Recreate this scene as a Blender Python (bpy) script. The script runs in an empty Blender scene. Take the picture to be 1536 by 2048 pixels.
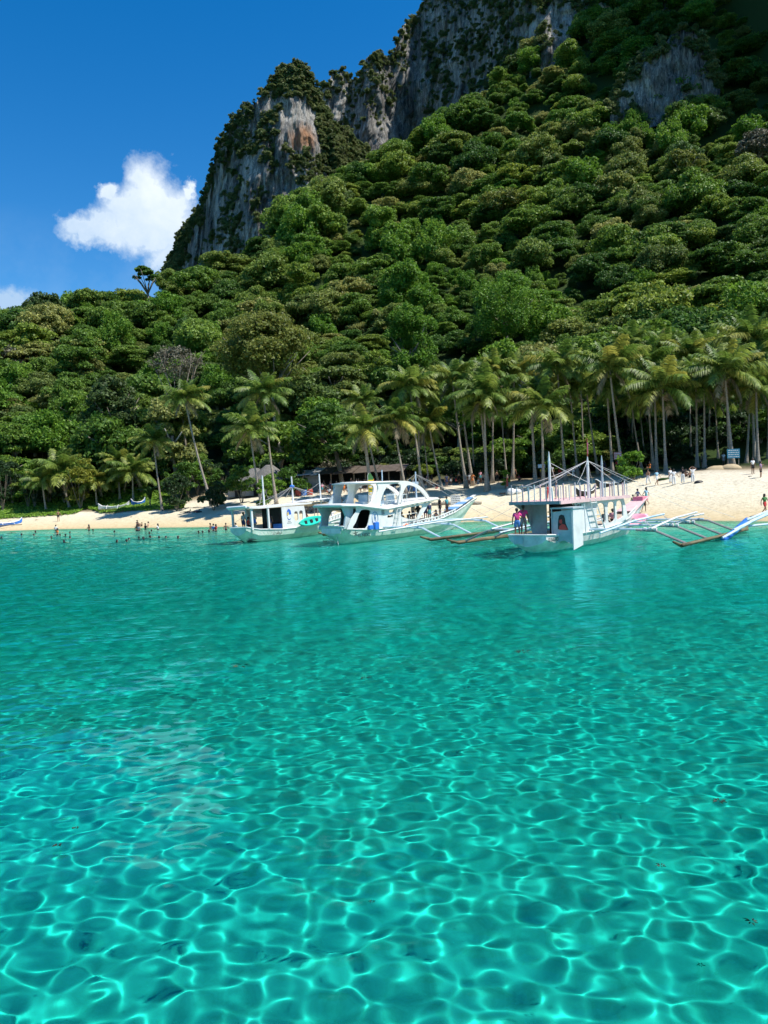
import bpy, bmesh, math, random
import numpy as np
from mathutils import Vector, Matrix, geometry, noise

SC = bpy.context.scene
COL = SC.collection
R = math.radians
random.seed(7)
RNG = np.random.default_rng(11)

# ------------------------------------------------------------------ camera
F = 1540.0                      # focal length in photograph pixels (1536 wide)
CAMZ = 3.75
cam = bpy.data.cameras.new('camera')
cam_ob = bpy.data.objects.new('camera', cam)
COL.objects.link(cam_ob)
SC.camera = cam_ob
cam.sensor_fit = 'HORIZONTAL'
cam.sensor_width = 36.0
cam.lens = 36.0 * F / 1536.0
cam.clip_start = 0.1
cam.clip_end = 20000
ROLL, PITCH = math.atan(0.0406), math.atan(45.0 / F)
CAM_ROT = Matrix.Rotation(R(90) - PITCH, 3, 'X') @ Matrix.Rotation(-ROLL, 3, 'Z')
cam_ob.matrix_world = Matrix.Translation((0, 0, CAMZ)) @ CAM_ROT.to_4x4()


def ray(px, py):
    return CAM_ROT @ Vector(((px - 768) / F, -(py - 1024) / F, -1.0))


def at(px, py, Y):
    """world point seen at a photograph pixel, Y metres out"""
    d = ray(px, py)
    return Vector((0, 0, CAMZ)) + d * (Y / d.y)


# ------------------------------------------------------------------ light
SUN = Vector((0.47, -0.20, 0.86)).normalized()
sun = bpy.data.lights.new('sun', 'SUN')
sun.energy = 4.3
sun.angle = R(0.53)
sun.color = (1.0, 0.955, 0.88)
sun_ob = bpy.data.objects.new('sun', sun)
COL.objects.link(sun_ob)
sun_ob.rotation_euler = SUN.to_track_quat('Z', 'Y').to_euler()
sun.cycles.is_caustics_light = True
SC.view_settings.view_transform = 'Standard'
SC.view_settings.look = 'None'
SC.view_settings.gamma = 1.0
SC.view_settings.exposure = 0.62
SC.cycles.max_bounces = 8
SC.cycles.transparent_max_bounces = 16
SC.cycles.sample_clamp_indirect = 8
SC.cycles.use_adaptive_sampling = True
SC.cycles.adaptive_threshold = 0.02

# ------------------------------------------------------------------ sky
world = bpy.data.worlds.new('World')
SC.world = world
world.use_nodes = True
nt = world.node_tree
N, LK = nt.nodes, nt.links
bg = N['Background']
sky = N.new('ShaderNodeTexSky')
sky.sky_type = 'NISHITA'
sky.sun_disc = False
sky.sun_elevation = math.asin(SUN.z)
sky.sun_rotation = math.atan2(SUN.x, SUN.y)
sky.altitude = 0
sky.air_density = 1.0
sky.dust_density = 0.25
sky.ozone_density = 3.0
bg.inputs[1].default_value = 0.10


def mth(op, a, b=None, c=None, clamp=False, tree=None):
    n = (tree or nt).nodes.new('ShaderNodeMath')
    n.operation = op
    n.use_clamp = clamp
    for i, v in enumerate((a, b, c)):
        if v is None:
            continue
        if isinstance(v, (int, float)):
            n.inputs[i].default_value = v
        else:
            (tree or nt).links.new(v, n.inputs[i])
    return n.outputs[0]


def vdot(vec, d):
    n = N.new('ShaderNodeVectorMath')
    n.operation = 'DOT_PRODUCT'
    LK.new(vec, n.inputs[0])
    n.inputs[1].default_value = tuple(d)
    return n.outputs['Value']


tc = N.new('ShaderNodeTexCoord')
DIRV = tc.outputs['Generated']
CC = ray(290, 430).normalized()                       # heart of the big cloud
CR = CC.cross(Vector((0, 0, 1))).normalized()
CU = CR.cross(CC).normalized()
fwd = vdot(DIRV, CC)
cx = mth('DIVIDE', vdot(DIRV, CR), mth('MAXIMUM', fwd, 0.05))
cy = mth('DIVIDE', vdot(DIRV, CU), mth('MAXIMUM', fwd, 0.05))


def skynoise(scale, detail, rough, off=0.0):
    m = N.new('ShaderNodeMapping')
    m.inputs['Location'].default_value = (off, off * 0.7, off * 1.3)
    LK.new(DIRV, m.inputs[0])
    n = N.new('ShaderNodeTexNoise')
    n.inputs['Scale'].default_value = scale
    n.inputs['Detail'].default_value = detail
    n.inputs['Roughness'].default_value = rough
    LK.new(m.outputs[0], n.inputs['Vector'])
    return n.outputs[0]


n1, n2, n3 = skynoise(26, 9, 0.62), skynoise(26, 9, 0.62, 5.1), skynoise(9, 6, 0.6, 2.0)
wx = mth('MULTIPLY_ADD', mth('SUBTRACT', n1, 0.5), 0.062, cx)
wy = mth('MULTIPLY_ADD', mth('SUBTRACT', n2, 0.5), 0.062, cy)


def blob(px, py, rx, ry):
    """closeness to a lobe of cloud: 1 at its heart, 0 on its rim"""
    d = ray(px, py)
    f = d.dot(CC)
    bx, by = d.dot(CR) / f, d.dot(CU) / f
    ax = mth('DIVIDE', mth('SUBTRACT', wx, bx), rx / F)
    ay = mth('DIVIDE', mth('SUBTRACT', wy, by), ry / F)
    q = mth('ADD', mth('MULTIPLY', ax, ax), mth('MULTIPLY', ay, ay))
    return mth('SUBTRACT', 1.0, mth('SQRT', q))


dens = None
for b in [(300, 392, 56, 74), (343, 425, 56, 58), (255, 420, 62, 45), (205, 455, 66, 38), (165, 458, 48, 32),
          (300, 465, 95, 48), (370, 470, 80, 60), (215, 385, 26, 24), (330, 520, 45, 40), (378, 392, 22, 24),
          (18, 610, 62, 34), (-60, 640, 110, 60), (-420, 560, 170, 70), (-900, 500, 260, 90), (2500, 420, 300, 110)]:
    v = blob(*b)
    dens = v if dens is None else mth('SMOOTH_MAX', dens, v, 0.25)
alpha = mth('MULTIPLY', mth('ADD', dens, 0.0), 1.9, clamp=True)
alpha = mth('POWER', alpha, 1.15, clamp=True)
# thin veils low on the left
veil = mth('MULTIPLY', mth('MULTIPLY', mth('SUBTRACT', n3, 0.42), 0.6, clamp=True), mth('MULTIPLY_ADD', cy, -14, 0.1, clamp=True))
alpha = mth('MAXIMUM', mth('MULTIPLY', alpha, 0.97), veil)
shade = mth('MULTIPLY_ADD', mth('SUBTRACT', n2, 0.5), 0.9, mth('MULTIPLY_ADD', cy, 4.5, mth('MULTIPLY_ADD', cx, 2.0, 0.58)), clamp=True)
mixc = N.new('ShaderNodeMix')
mixc.data_type = 'RGBA'
LK.new(shade, mixc.inputs[0])
mixc.inputs[6].default_value = (3.0, 4.3, 6.0, 1)
mixc.inputs[7].default_value = (6.6, 7.1, 7.5, 1)
hs = N.new('ShaderNodeHueSaturation')
hs.inputs['Hue'].default_value = 0.502
hs.inputs['Saturation'].default_value = 1.43
hs.inputs['Value'].default_value = 1.08
LK.new(sky.outputs[0], hs.inputs['Color'])
mixs = N.new('ShaderNodeMix')
mixs.data_type = 'RGBA'
LK.new(alpha, mixs.inputs[0])
LK.new(hs.outputs[0], mixs.inputs[6])
LK.new(mixc.outputs[2], mixs.inputs[7])
LK.new(mixs.outputs[2], bg.inputs[0])


# ------------------------------------------------------------------ helpers
def tag(o, label=None, cat=None, group=None, kind=None):
    for k, v in (('label', label), ('category', cat), ('group', group), ('kind', kind)):
        if v:
            o[k] = v
    return o


def link(o, parent=None):
    COL.objects.link(o)
    if parent:
        o.parent = parent
    return o


def empty(name, loc=(0, 0, 0), rz=0.0):
    o = bpy.data.objects.new(name, None)
    o.empty_display_size = 0.3
    link(o)
    o.location = loc
    o.rotation_euler = (0, 0, rz)
    return o


def np_mesh(name, v, f, smooth=False):
    me = bpy.data.meshes.new(name)
    v = np.asarray(v, dtype=np.float32)
    f = np.asarray(f, dtype=np.int32)
    me.vertices.add(len(v))
    me.vertices.foreach_set('co', v.ravel())
    me.loops.add(f.size)
    me.loops.foreach_set('vertex_index', f.ravel())
    me.polygons.add(len(f))
    me.polygons.foreach_set('loop_start', np.arange(0, f.size, f.shape[1], dtype=np.int32))
    me.update()
    if smooth:
        me.polygons.foreach_set('use_smooth', np.ones(len(f), dtype=bool))
    return me


def grid_faces(ny, nx):
    i = np.arange(ny * nx).reshape(ny, nx)
    return np.stack([i[:-1, :-1], i[:-1, 1:], i[1:, 1:], i[1:, :-1]], -1).reshape(-1, 4)


def catmull(pts, k=5, closed=True):
    """smooth a polyline"""
    P = [Vector(p) for p in pts]
    n = len(P)
    out = []
    for i in range(n if closed else n - 1):
        if closed:
            a, b, c, d = P[i - 1], P[i], P[(i + 1) % n], P[(i + 2) % n]
        else:
            a, b, c, d = P[max(i - 1, 0)], P[i], P[i + 1], P[min(i + 2, n - 1)]
        for j in range(k):
            t = j / k
            out.append(0.5 * ((2 * b) + (c - a) * t + (2 * a - 5 * b + 4 * c - d) * t * t + (3 * b - a - 3 * c + d) * t ** 3))
    if not closed:
        out.append(P[-1])
    return out


class MB:
    """collects shapes, then links them as one mesh object"""
    def __init__(self):
        self.v, self.f = [], []

    def add(self, v, f):
        n = len(self.v)
        self.v += [tuple(p) for p in v]
        self.f += [tuple(n + i for i in q) for q in f]
        return self

    def box(self, a, b):
        x0, y0, z0 = a
        x1, y1, z1 = b
        return self.add([(x0, y0, z0), (x1, y0, z0), (x1, y1, z0), (x0, y1, z0), (x0, y0, z1), (x1, y0, z1), (x1, y1, z1), (x0, y1, z1)],
                        [(3, 2, 1, 0), (4, 5, 6, 7), (0, 1, 5, 4), (1, 2, 6, 5), (2, 3, 7, 6), (3, 0, 4, 7)])

    def tube(self, pts, r, n=6, r2=None):
        pts = [Vector(p) for p in pts]
        m = len(pts)
        V, Fc = [], []
        for i, p in enumerate(pts):
            t = (pts[min(i + 1, m - 1)] - pts[max(i - 1, 0)])
            t = t.normalized() if t.length > 1e-6 else Vector((0, 0, 1))
            u = t.cross(Vector((0, 0, 1)) if abs(t.z) < 0.9 else Vector((1, 0, 0))).normalized()
            w = t.cross(u)
            rr = r if r2 is None else r + (r2 - r) * i / max(m - 1, 1)
            if isinstance(r, (list, tuple)):
                rr = r[i]
            for k in range(n):
                a = 2 * math.pi * k / n
                V.append(p + (u * math.cos(a) + w * math.sin(a)) * rr)
        for i in range(m - 1):
            for k in range(n):
                Fc.append((i * n + k, i * n + (k + 1) % n, (i + 1) * n + (k + 1) % n, (i + 1) * n + k))
        Fc.append(tuple(reversed(range(n))))
        Fc.append(tuple((m - 1) * n + k for k in range(n)))
        return self.add(V, Fc)

    def loft(self, rings, cap=True, closed=True):
        n = len(rings[0])
        V = [p for r in rings for p in r]
        Fc = []
        for i in range(len(rings) - 1):
            for k in range(n if closed else n - 1):
                Fc.append((i * n + k, i * n + (k + 1) % n, (i + 1) * n + (k + 1) % n, (i + 1) * n + k))
        if cap:
            Fc.append(tuple(reversed(range(n))))
            Fc.append(tuple((len(rings) - 1) * n + k for k in range(n)))
        return self.add(V, Fc)

    def panel(self, outer, holes, fn, y0, y1):
        """a flat plate with holes; fn(a, b, y) turns plate coordinates into a point"""
        loops = [[Vector((p[0], p[1], 0)) for p in L] for L in [outer] + list(holes)]
        tris = geometry.tessellate_polygon(loops)
        flat = [p for L in loops for p in L]
        n = len(flat)
        V = [fn(p.x, p.y, y0) for p in flat] + [fn(p.x, p.y, y1) for p in flat]
        Fc = [t for t in tris] + [tuple(reversed([i + n for i in t])) for t in tris]
        o = 0
        for L in loops:
            m = len(L)
            for k in range(m):
                Fc.append((o + k, o + (k + 1) % m, n + o + (k + 1) % m, n + o + k))
            o += m
        return self.add(V, Fc)

    def ball(self, c, rx, ry=None, rz=None, seg=8, rings=6):
        ry = rx if ry is None else ry
        rz = rx if rz is None else rz
        V = [(c[0], c[1], c[2] - rz)]
        for i in range(1, rings):
            ph = -math.pi / 2 + math.pi * i / rings
            for k in range(seg):
                a = 2 * math.pi * k / seg
                V.append((c[0] + rx * math.cos(ph) * math.cos(a), c[1] + ry * math.cos(ph) * math.sin(a), c[2] + rz * math.sin(ph)))
        V.append((c[0], c[1], c[2] + rz))
        Fc = [(0, 1 + (k + 1) % seg, 1 + k) for k in range(seg)]
        for i in range(rings - 2):
            for k in range(seg):
                a = 1 + i * seg
                Fc.append((a + k, a + (k + 1) % seg, a + seg + (k + 1) % seg, a + seg + k))
        t = len(V) - 1
        a = 1 + (rings - 2) * seg
        Fc += [(a + k, a + (k + 1) % seg, t) for k in range(seg)]
        return self.add(V, Fc)

    def mesh(self, name, mat, smooth=False):
        me = bpy.data.meshes.new(name)
        me.from_pydata([tuple(p) for p in self.v], [], self.f)
        bm = bmesh.new()
        bm.from_mesh(me)
        bmesh.ops.recalc_face_normals(bm, faces=bm.faces)
        bm.to_mesh(me)
        bm.free()
        if mat:
            me.materials.append(mat)
        if smooth:
            for p in me.polygons:
                p.use_smooth = True
        return me

    def build(self, name, mat, parent=None, smooth=False, bevel=0.0):
        o = bpy.data.objects.new(name, self.mesh(name, mat, smooth))
        link(o, parent)
        if bevel:
            b = o.modifiers.new('bevel', 'BEVEL')
            b.width = bevel
            b.segments = 2
            b.limit_method = 'ANGLE'
        return o


# ------------------------------------------------------------------ materials
def mat(name, col, rough=0.6, vary=0.12, scale=4.0, col2=None, bump=0.0, bscale=20.0, coord='Object', spec=0.5, metal=0.0, stretch=None):
    m = bpy.data.materials.new(name)
    m.use_nodes = True
    t = m.node_tree
    p = t.nodes['Principled BSDF']
    p.inputs['Roughness'].default_value = rough
    p.inputs['Metallic'].default_value = metal
    p.inputs['Specular IOR Level'].default_value = spec
    c = t.nodes.new('ShaderNodeTexCoord')
    vec = c.outputs[coord]
    if stretch:
        mp = t.nodes.new('ShaderNodeMapping')
        mp.inputs['Scale'].default_value = stretch
        t.links.new(vec, mp.inputs[0])
        vec = mp.outputs[0]
    n = t.nodes.new('ShaderNodeTexNoise')
    n.inputs['Scale'].default_value = scale
    n.inputs['Detail'].default_value = 6
    n.inputs['Roughness'].default_value = 0.65
    t.links.new(vec, n.inputs['Vector'])
    r = t.nodes.new('ShaderNodeValToRGB')
    a = tuple(x * (1 - vary) for x in col)
    b = col2 if col2 else tuple(min(1, x * (1 + vary)) for x in col)
    r.color_ramp.elements[0].position = 0.32
    r.color_ramp.elements[0].color = (*a, 1)
    r.color_ramp.elements[1].position = 0.68
    r.color_ramp.elements[1].color = (*b, 1)
    t.links.new(n.outputs[0], r.inputs[0])
    t.links.new(r.outputs[0], p.inputs['Base Color'])
    if bump:
        n2_ = t.nodes.new('ShaderNodeTexNoise')
        n2_.inputs['Scale'].default_value = bscale
        n2_.inputs['Detail'].default_value = 5
        t.links.new(vec, n2_.inputs['Vector'])
        bp = t.nodes.new('ShaderNodeBump')
        bp.inputs['Strength'].default_value = bump
        bp.inputs['Distance'].default_value = 0.05
        t.links.new(n2_.outputs[0], bp.inputs['Height'])
        t.links.new(bp.outputs[0], p.inputs['Normal'])
    return m


def foliage_mat(name, stops, trans=0.35, rough=0.55, spec=0.3):
    """leaves: one hue per plant from its random number, small differences leaf by leaf"""
    m = bpy.data.materials.new(name)
    m.use_nodes = True
    t = m.node_tree
    t.nodes.clear()
    out = t.nodes.new('ShaderNodeOutputMaterial')
    oi = t.nodes.new('ShaderNodeObjectInfo')
    r = t.nodes.new('ShaderNodeValToRGB')
    els = r.color_ramp.elements
    while len(els) < len(stops):
        els.new(0.5)
    for e, (p, c) in zip(els, stops):
        e.position = p
        e.color = (*c, 1)
    t.links.new(oi.outputs['Random'], r.inputs[0])
    at_ = t.nodes.new('ShaderNodeAttribute')
    at_.attribute_name = 'leafvar'
    hs_ = t.nodes.new('ShaderNodeHueSaturation')
    t.links.new(r.outputs[0], hs_.inputs['Color'])
    t.links.new(mth('MULTIPLY_ADD', at_.outputs['Fac'], 0.9, 0.55, tree=t), hs_.inputs['Value'])
    t.links.new(mth('MULTIPLY_ADD', at_.outputs['Fac'], -0.025, 0.521, tree=t), hs_.inputs['Hue'])
    p = t.nodes.new('ShaderNodeBsdfPrincipled')
    p.inputs['Roughness'].default_value = rough
    p.inputs['Specular IOR Level'].default_value = spec
    t.links.new(hs_.outputs[0], p.inputs['Base Color'])
    tr = t.nodes.new('ShaderNodeBsdfTranslucent')
    h2 = t.nodes.new('ShaderNodeHueSaturation')
    h2.inputs['Value'].default_value = 1.3
    h2.inputs['Hue'].default_value = 0.495
    t.links.new(hs_.outputs[0], h2.inputs['Color'])
    t.links.new(h2.outputs[0], tr.inputs['Color'])
    mx = t.nodes.new('ShaderNodeMixShader')
    mx.inputs[0].default_value = trans
    t.links.new(p.outputs[0], mx.inputs[1])
    t.links.new(tr.outputs[0], mx.inputs[2])
    t.links.new(mx.outputs[0], out.inputs[0])
    return m


# ------------------------------------------------------------------ ground shape
SHORE = np.array([(-900, 210), (-400, 160), (-150, 130), (-80, 116), (-55, 111), (-46, 109), (-30, 100), (-17, 92), (0, 84), (12, 79),
                  (23.4, 70), (29.5, 62), (40, 48), (55, 30), (80, 5), (150, -60), (900, -700)], float)


def shore(x):
    return np.interp(x, SHORE[:, 0], SHORE[:, 1])


PROF = np.array([(-400, -4.2), (-200, -3.9), (-80, -3.35), (-60, -3.1), (-40, -2.2), (-25, -1.05), (-14, -0.42), (-7, -0.17), (-2.5, -0.06), (0, 0.0), (1.2, 0.16),
                 (3, 0.5), (6, 0.95), (12, 2.0), (20, 3.15), (30, 4.15), (45, 4.9), (70, 5.3), (400, 5.6)], float)
# canopy heights read off the photograph: (px, py, distance)
CAN = [(0, 950, 132), (0, 800, 165), (0, 700, 195), (0, 615, 230), (150, 930, 128), (150, 780, 165), (150, 600, 238),
       (300, 930, 128), (300, 780, 168), (300, 660, 208), (300, 565, 250),
       (420, 900, 130), (420, 750, 172), (420, 620, 225), (420, 535, 270),
       (520, 900, 130), (520, 720, 172), (520, 580, 240), (530, 478, 300),
       (650, 880, 132), (650, 700, 180), (650, 550, 245), (650, 395, 325),
       (850, 850, 135), (850, 700, 172), (850, 550, 225), (850, 400, 285), (850, 272, 340),
       (1000, 820, 132), (1000, 650, 180), (1000, 500, 228), (1000, 350, 278), (1000, 165, 345),
       (1120, 800, 130), (1100, 200, 320), (1100, 60, 362),
       (1200, 780, 128), (1200, 650, 165), (1200, 500, 212), (1200, 350, 255), (1200, 200, 298), (1200, 40, 340),
       (1380, 760, 122), (1380, 600, 165), (1380, 450, 208), (1380, 300, 250), (1380, 150, 290), (1380, -20, 330),
       (1536, 740, 116), (1536, 600, 155), (1536, 450, 200), (1536, 300, 240), (1536, 150, 280), (1536, -30, 320),
       (1900, 700, 118), (1900, 450, 190), (1900, 150, 270), (1900, -100, 320),
       (-300, 930, 140), (-300, 750, 190), (-300, 640, 240)]
cp, cz = [], []
for a_, b_, c_ in CAN:
    p_ = at(a_, b_, c_)
    cp.append((p_.x, p_.y))
    cz.append(p_.z - (10.5 if c_ > 235 else 7.5 if c_ > 150 else 5.0))
# behind the left ridge the land falls away again
for x_, y_, z_ in [(-110, 285, 52), (-60, 300, 52), (-110, 350, 25), (-40, 350, 60), (0, 400, 90), (40, 420, 130), (-220, 300, 45), (-260, 380, 20),
                   (120, 400, 215), (200, 400, 240)]:
    cp.append((x_, y_))
    cz.append(z_)
cp, cz = np.array(cp), np.array(cz)


def _U(r2):
    return 0.5 * r2 * np.log(np.maximum(r2, 1e-9))


_d2 = ((cp[:, None] - cp[None]) ** 2).sum(-1) / 1e4
_A = np.zeros((len(cp) + 3, len(cp) + 3))
_A[:len(cp), :len(cp)] = _U(_d2) + np.eye(len(cp)) * 0.004
_A[:len(cp), -3] = 1
_A[:len(cp), -2:] = cp / 100
_A[-3, :len(cp)] = 1
_A[-2:, :len(cp)] = cp.T / 100
_w = np.linalg.solve(_A, np.concatenate([cz, [0, 0, 0]]))


def sstep(x, a, b):
    t = np.clip((x - a) / (b - a), 0, 1)
    return t * t * (3 - 2 * t)


def hill(x, y):
    x = np.asarray(x, float)
    y = np.asarray(y, float)
    out = np.zeros(np.broadcast(x, y).shape)
    xs = np.clip(x, -280, 260)
    ys = np.clip(y, 90, 430)
    for (a, b), w_ in zip(cp, _w[:len(cp)]):
        out = out + w_ * _U(((xs - a) ** 2 + (ys - b) ** 2) / 1e4)
    out = out + _w[-3] + _w[-2] * xs / 100 + _w[-1] * ys / 100
    # the mountain's unseen high shoulder at right, shaped to shade the right slope
    out = out + 190 * sstep(x, 148, 176) * sstep(y, 222, 252) * (1 - sstep(x, 300, 600))
    far = np.maximum(np.abs(x) - 260, 0) + np.maximum(y - 430, 0)
    return out * np.exp(-(far / 500.0) ** 2)


def ground(x, y):
    s = np.asarray(y, float) - shore(x)
    z = np.interp(s, PROF[:, 0], PROF[:, 1])
    h = hill(x, y)
    xr = sstep(np.asarray(x, float), 5, 25)
    k = sstep(s, 22 + 22 * xr, 48 + 28 * xr)
    xl = sstep(-np.asarray(x, float), 5, 30)
    k = np.maximum(k, xl * sstep(s, 13, 30))
    return z + np.maximum(h - z, 0) * k


def gz(x, y):
    return float(ground(np.array([x]), np.array([y]))[0])


def onland(px, py, y0=None, y1=170):
    """where the line of sight through a pixel meets the beach"""
    d = ray(px, py)
    t = 60.0 if y0 is None else y0
    while t < y1:
        k = t / d.y
        if CAMZ + d.z * k <= gz(d.x * k, t):
            break
        t += 0.4
    k = t / d.y
    return Vector((d.x * k, t, gz(d.x * k, t)))


def standing(px, Y):
    """a spot on the ground Y metres out, at the picture column px of the horizon line"""
    d = ray(px, 979 - 0.0406 * (px - 768))
    x = d.x * Y / d.y
    return Vector((x, Y, gz(x, Y)))


def onsea(px, py, z=0.0):
    d = ray(px, py)
    k = (z - CAMZ) / d.z
    return Vector((d.x * k, d.y * k, z))


def fbm(p, oct=5, lac=2.1, gain=0.5):
    """numpy value noise, p of shape (n, 3)"""
    out = np.zeros(len(p))
    amp, fr = 1.0, 1.0
    for o in range(oct):
        q = p * fr + o * 17.3
        i = np.floor(q).astype(np.int64)
        f = q - i
        f = f * f * (3 - 2 * f)
        acc = 0
        for dx in (0, 1):
            for dy in (0, 1):
                for dz in (0, 1):
                    h = ((i[:, 0] + dx) * 73856093) ^ ((i[:, 1] + dy) * 19349663) ^ ((i[:, 2] + dz) * 83492791)
                    h = (h ^ (h >> 13)) * 1274126177
                    r_ = ((h ^ (h >> 16)) & 0xFFFF) / 65535.0
                    wgt = (f[:, 0] if dx else 1 - f[:, 0]) * (f[:, 1] if dy else 1 - f[:, 1]) * (f[:, 2] if dz else 1 - f[:, 2])
                    acc = acc + r_ * wgt
        out += amp * (acc * 2 - 1)
        amp *= gain
        fr *= lac
    return out


# sand, seabed and soil: one sheet out to the horizon
gx = np.concatenate([[-6000, -3000, -1500, -800, -500, -350, -270], np.arange(-220, -60, 4.0), np.arange(-60, 60, 0.5), np.arange(60, 200, 3.0), [210, 240, 280, 350, 500, 800, 1500, 3000, 6000]])
gy = np.concatenate([[-6000, -2500, -1000, -400, -150, -60, -20, -6], np.arange(0, 56, 1.5), np.arange(56, 125, 0.5), np.arange(125, 400, 3.0), [410, 440, 480, 560, 700, 1000, 1800, 3500, 7000]])
GX, GY = np.meshgrid(gx, gy)
GZ = ground(GX, GY)
S_ = GY - shore(GX)
pp = np.stack([GX.ravel(), GY.ravel(), np.zeros(GX.size)], -1)
mask = (sstep(S_, 1.5, 8) * (np.abs(GX) < 250)).ravel()
GZ = GZ + ((fbm(pp / 7.0, 3) * 0.16 + fbm(pp / 1.3, 3) * 0.05) * mask).reshape(GZ.shape)
maskw = (sstep(-S_, 1, 12) * (np.abs(GX) < 60)).ravel()
GZ = GZ + (fbm(pp / 9.0, 3) * 0.10 * maskw).reshape(GZ.shape)
GZ = np.where((GY > 400) & (GZ < 3), 3, GZ)
me = np_mesh('ground', np.stack([GX, GY, GZ], -1).reshape(-1, 3), grid_faces(*GX.shape), True)
ground_ob = link(bpy.data.objects.new('sand_ground', me))
tag(ground_ob, kind='structure')
ground_ob.cycles.is_caustics_receiver = True
gm = bpy.data.materials.new('sand')
gm.use_nodes = True
t = gm.node_tree
pb = t.nodes['Principled BSDF']
pb.inputs['Roughness'].default_value = 0.9
pb.inputs['Specular IOR Level'].default_value = 0.15
at_ = t.nodes.new('ShaderNodeAttribute')
at_.attribute_name = 'inland'
geo = t.nodes.new('ShaderNodeNewGeometry')
na = t.nodes.new('ShaderNodeTexNoise')
na.inputs['Scale'].default_value = 0.35
na.inputs['Detail'].default_value = 8
na.inputs['Roughness'].default_value = 0.7
t.links.new(geo.outputs['Position'], na.inputs['Vector'])
nb = t.nodes.new('ShaderNodeTexNoise')
nb.inputs['Scale'].default_value = 2.2
nb.inputs['Detail'].default_value = 7
nb.inputs['Roughness'].default_value = 0.75
t.links.new(geo.outputs['Position'], nb.inputs['Vector'])
s_in = mth('ADD', at_.outputs['Fac'], mth('MULTIPLY', mth('SUBTRACT', na.outputs[0], 0.5), 5.0, tree=t), tree=t)
rr = t.nodes.new('ShaderNodeValToRGB')
e = rr.color_ramp.elements
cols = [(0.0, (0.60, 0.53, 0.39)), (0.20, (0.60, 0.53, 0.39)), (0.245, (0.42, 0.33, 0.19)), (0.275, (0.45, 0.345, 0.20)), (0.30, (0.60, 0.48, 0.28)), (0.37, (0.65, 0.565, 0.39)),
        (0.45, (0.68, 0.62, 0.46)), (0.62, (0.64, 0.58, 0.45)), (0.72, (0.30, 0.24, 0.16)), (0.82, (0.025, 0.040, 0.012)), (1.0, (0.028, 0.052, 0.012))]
while len(e) < len(cols):
    e.new(0.5)
for el, (p_, c_) in zip(e, cols):
    el.position = p_
    el.color = (*c_, 1)
# ramp runs from 20 m off the shore to 60 m inland
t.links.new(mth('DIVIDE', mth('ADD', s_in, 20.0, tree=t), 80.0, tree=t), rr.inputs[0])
mm = t.nodes.new('ShaderNodeMix')
mm.data_type = 'RGBA'
mm.blend_type = 'MULTIPLY'
mm.inputs[0].default_value = 1.0
t.links.new(rr.outputs[0], mm.inputs[6])
r2 = t.nodes.new('ShaderNodeValToRGB')
r2.color_ramp.elements[0].position = 0.3
r2.color_ramp.elements[0].color = (0.70, 0.67, 0.62, 1)
r2.color_ramp.elements[1].position = 0.55
r2.color_ramp.elements[1].color = (1, 1, 1, 1)
t.links.new(nb.outputs[0], r2.inputs[0])
t.links.new(r2.outputs[0], mm.inputs[7])
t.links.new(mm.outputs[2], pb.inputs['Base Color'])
nd = t.nodes.new('ShaderNodeTexNoise')
nd.inputs['Scale'].default_value = 3.5
nd.inputs['Detail'].default_value = 6
t.links.new(geo.outputs['Position'], nd.inputs['Vector'])
bp = t.nodes.new('ShaderNodeBump')
bp.inputs['Strength'].default_value = 0.9
bp.inputs['Distance'].default_value = 0.12
t.links.new(mth('MULTIPLY', nd.outputs[0], mth('MULTIPLY', at_.outputs['Fac'], 0.15, clamp=True, tree=t), tree=t), bp.inputs['Height'])
t.links.new(bp.outputs[0], pb.inputs['Normal'])
me.materials.append(gm)
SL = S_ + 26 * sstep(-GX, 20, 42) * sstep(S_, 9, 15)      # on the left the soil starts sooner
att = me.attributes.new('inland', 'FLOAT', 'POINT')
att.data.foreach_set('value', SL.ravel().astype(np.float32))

# ------------------------------------------------------------------ sea
rng = np.random.default_rng(5)
WV = []
for k in range(64):
    lam = 0.23 * (1.06 ** k)
    th = rng.normal(R(115), 1.15)
    WV.append((2 * math.pi / lam * math.cos(th), 2 * math.pi / lam * math.sin(th), rng.uniform(0, 6.28), 0.00114 * lam ** 0.82, lam))


def waves(X, Y, sp):
    Z = np.zeros_like(X)
    for a, b, p, A, lam in WV:
        Z += A * np.clip((lam / sp - 2.2) / 2.5, 0, 1) * (1 + sstep(Y, 16, 42) * (1.3 if lam < 2.2 else -.6)) * np.sin(a * X + b * Y + p)
    return Z


ys = [2.2]
while ys[-1] < 135:
    ys.append(ys[-1] * (1.0029 if ys[-1] < 45 else 1.0042) + 0.003)
ys = np.array([-6000, -1500, -400, -100, -30, -10, -3, 0.5, 1.6] + ys + [150, 200.0])
us = np.concatenate([np.arange(-0.66, 0.6601, 0.0030), np.arange(0.668, 1.34, 0.008)])
us = np.concatenate([[-2600, -400, -90, -20, -6, -2.4, -1.2, -0.8], us, [1.6, 2.4, 6, 20, 90, 400, 2600]])
U_, V_ = np.meshgrid(us, ys)
YY = V_.copy()
XX = U_ * np.maximum(V_, 2.2)
core = (U_ > -0.7) & (U_ < 1.36) & (V_ > 1.5)
sp = np.maximum(0.0032 * np.maximum(V_, 2.2), 0.01)
ZZ = np.where(core, waves(XX, YY, sp), 0.0)
ZZ *= (1 - 0.8 * sstep(YY - shore(XX), -8, 0)) 
print('wave top near', ZZ[YY < 25].max(), 'far', ZZ[YY > 60].max(), 'mid', ZZ[(YY > 25) & (YY < 60)].max())
me = np_mesh('sea', np.stack([XX, YY, ZZ], -1).reshape(-1, 3), grid_faces(*XX.shape), True)
sea = link(bpy.data.objects.new('sea_surface', me))
tag(sea, kind='structure')
sea.cycles.is_caustics_caster = True
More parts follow.
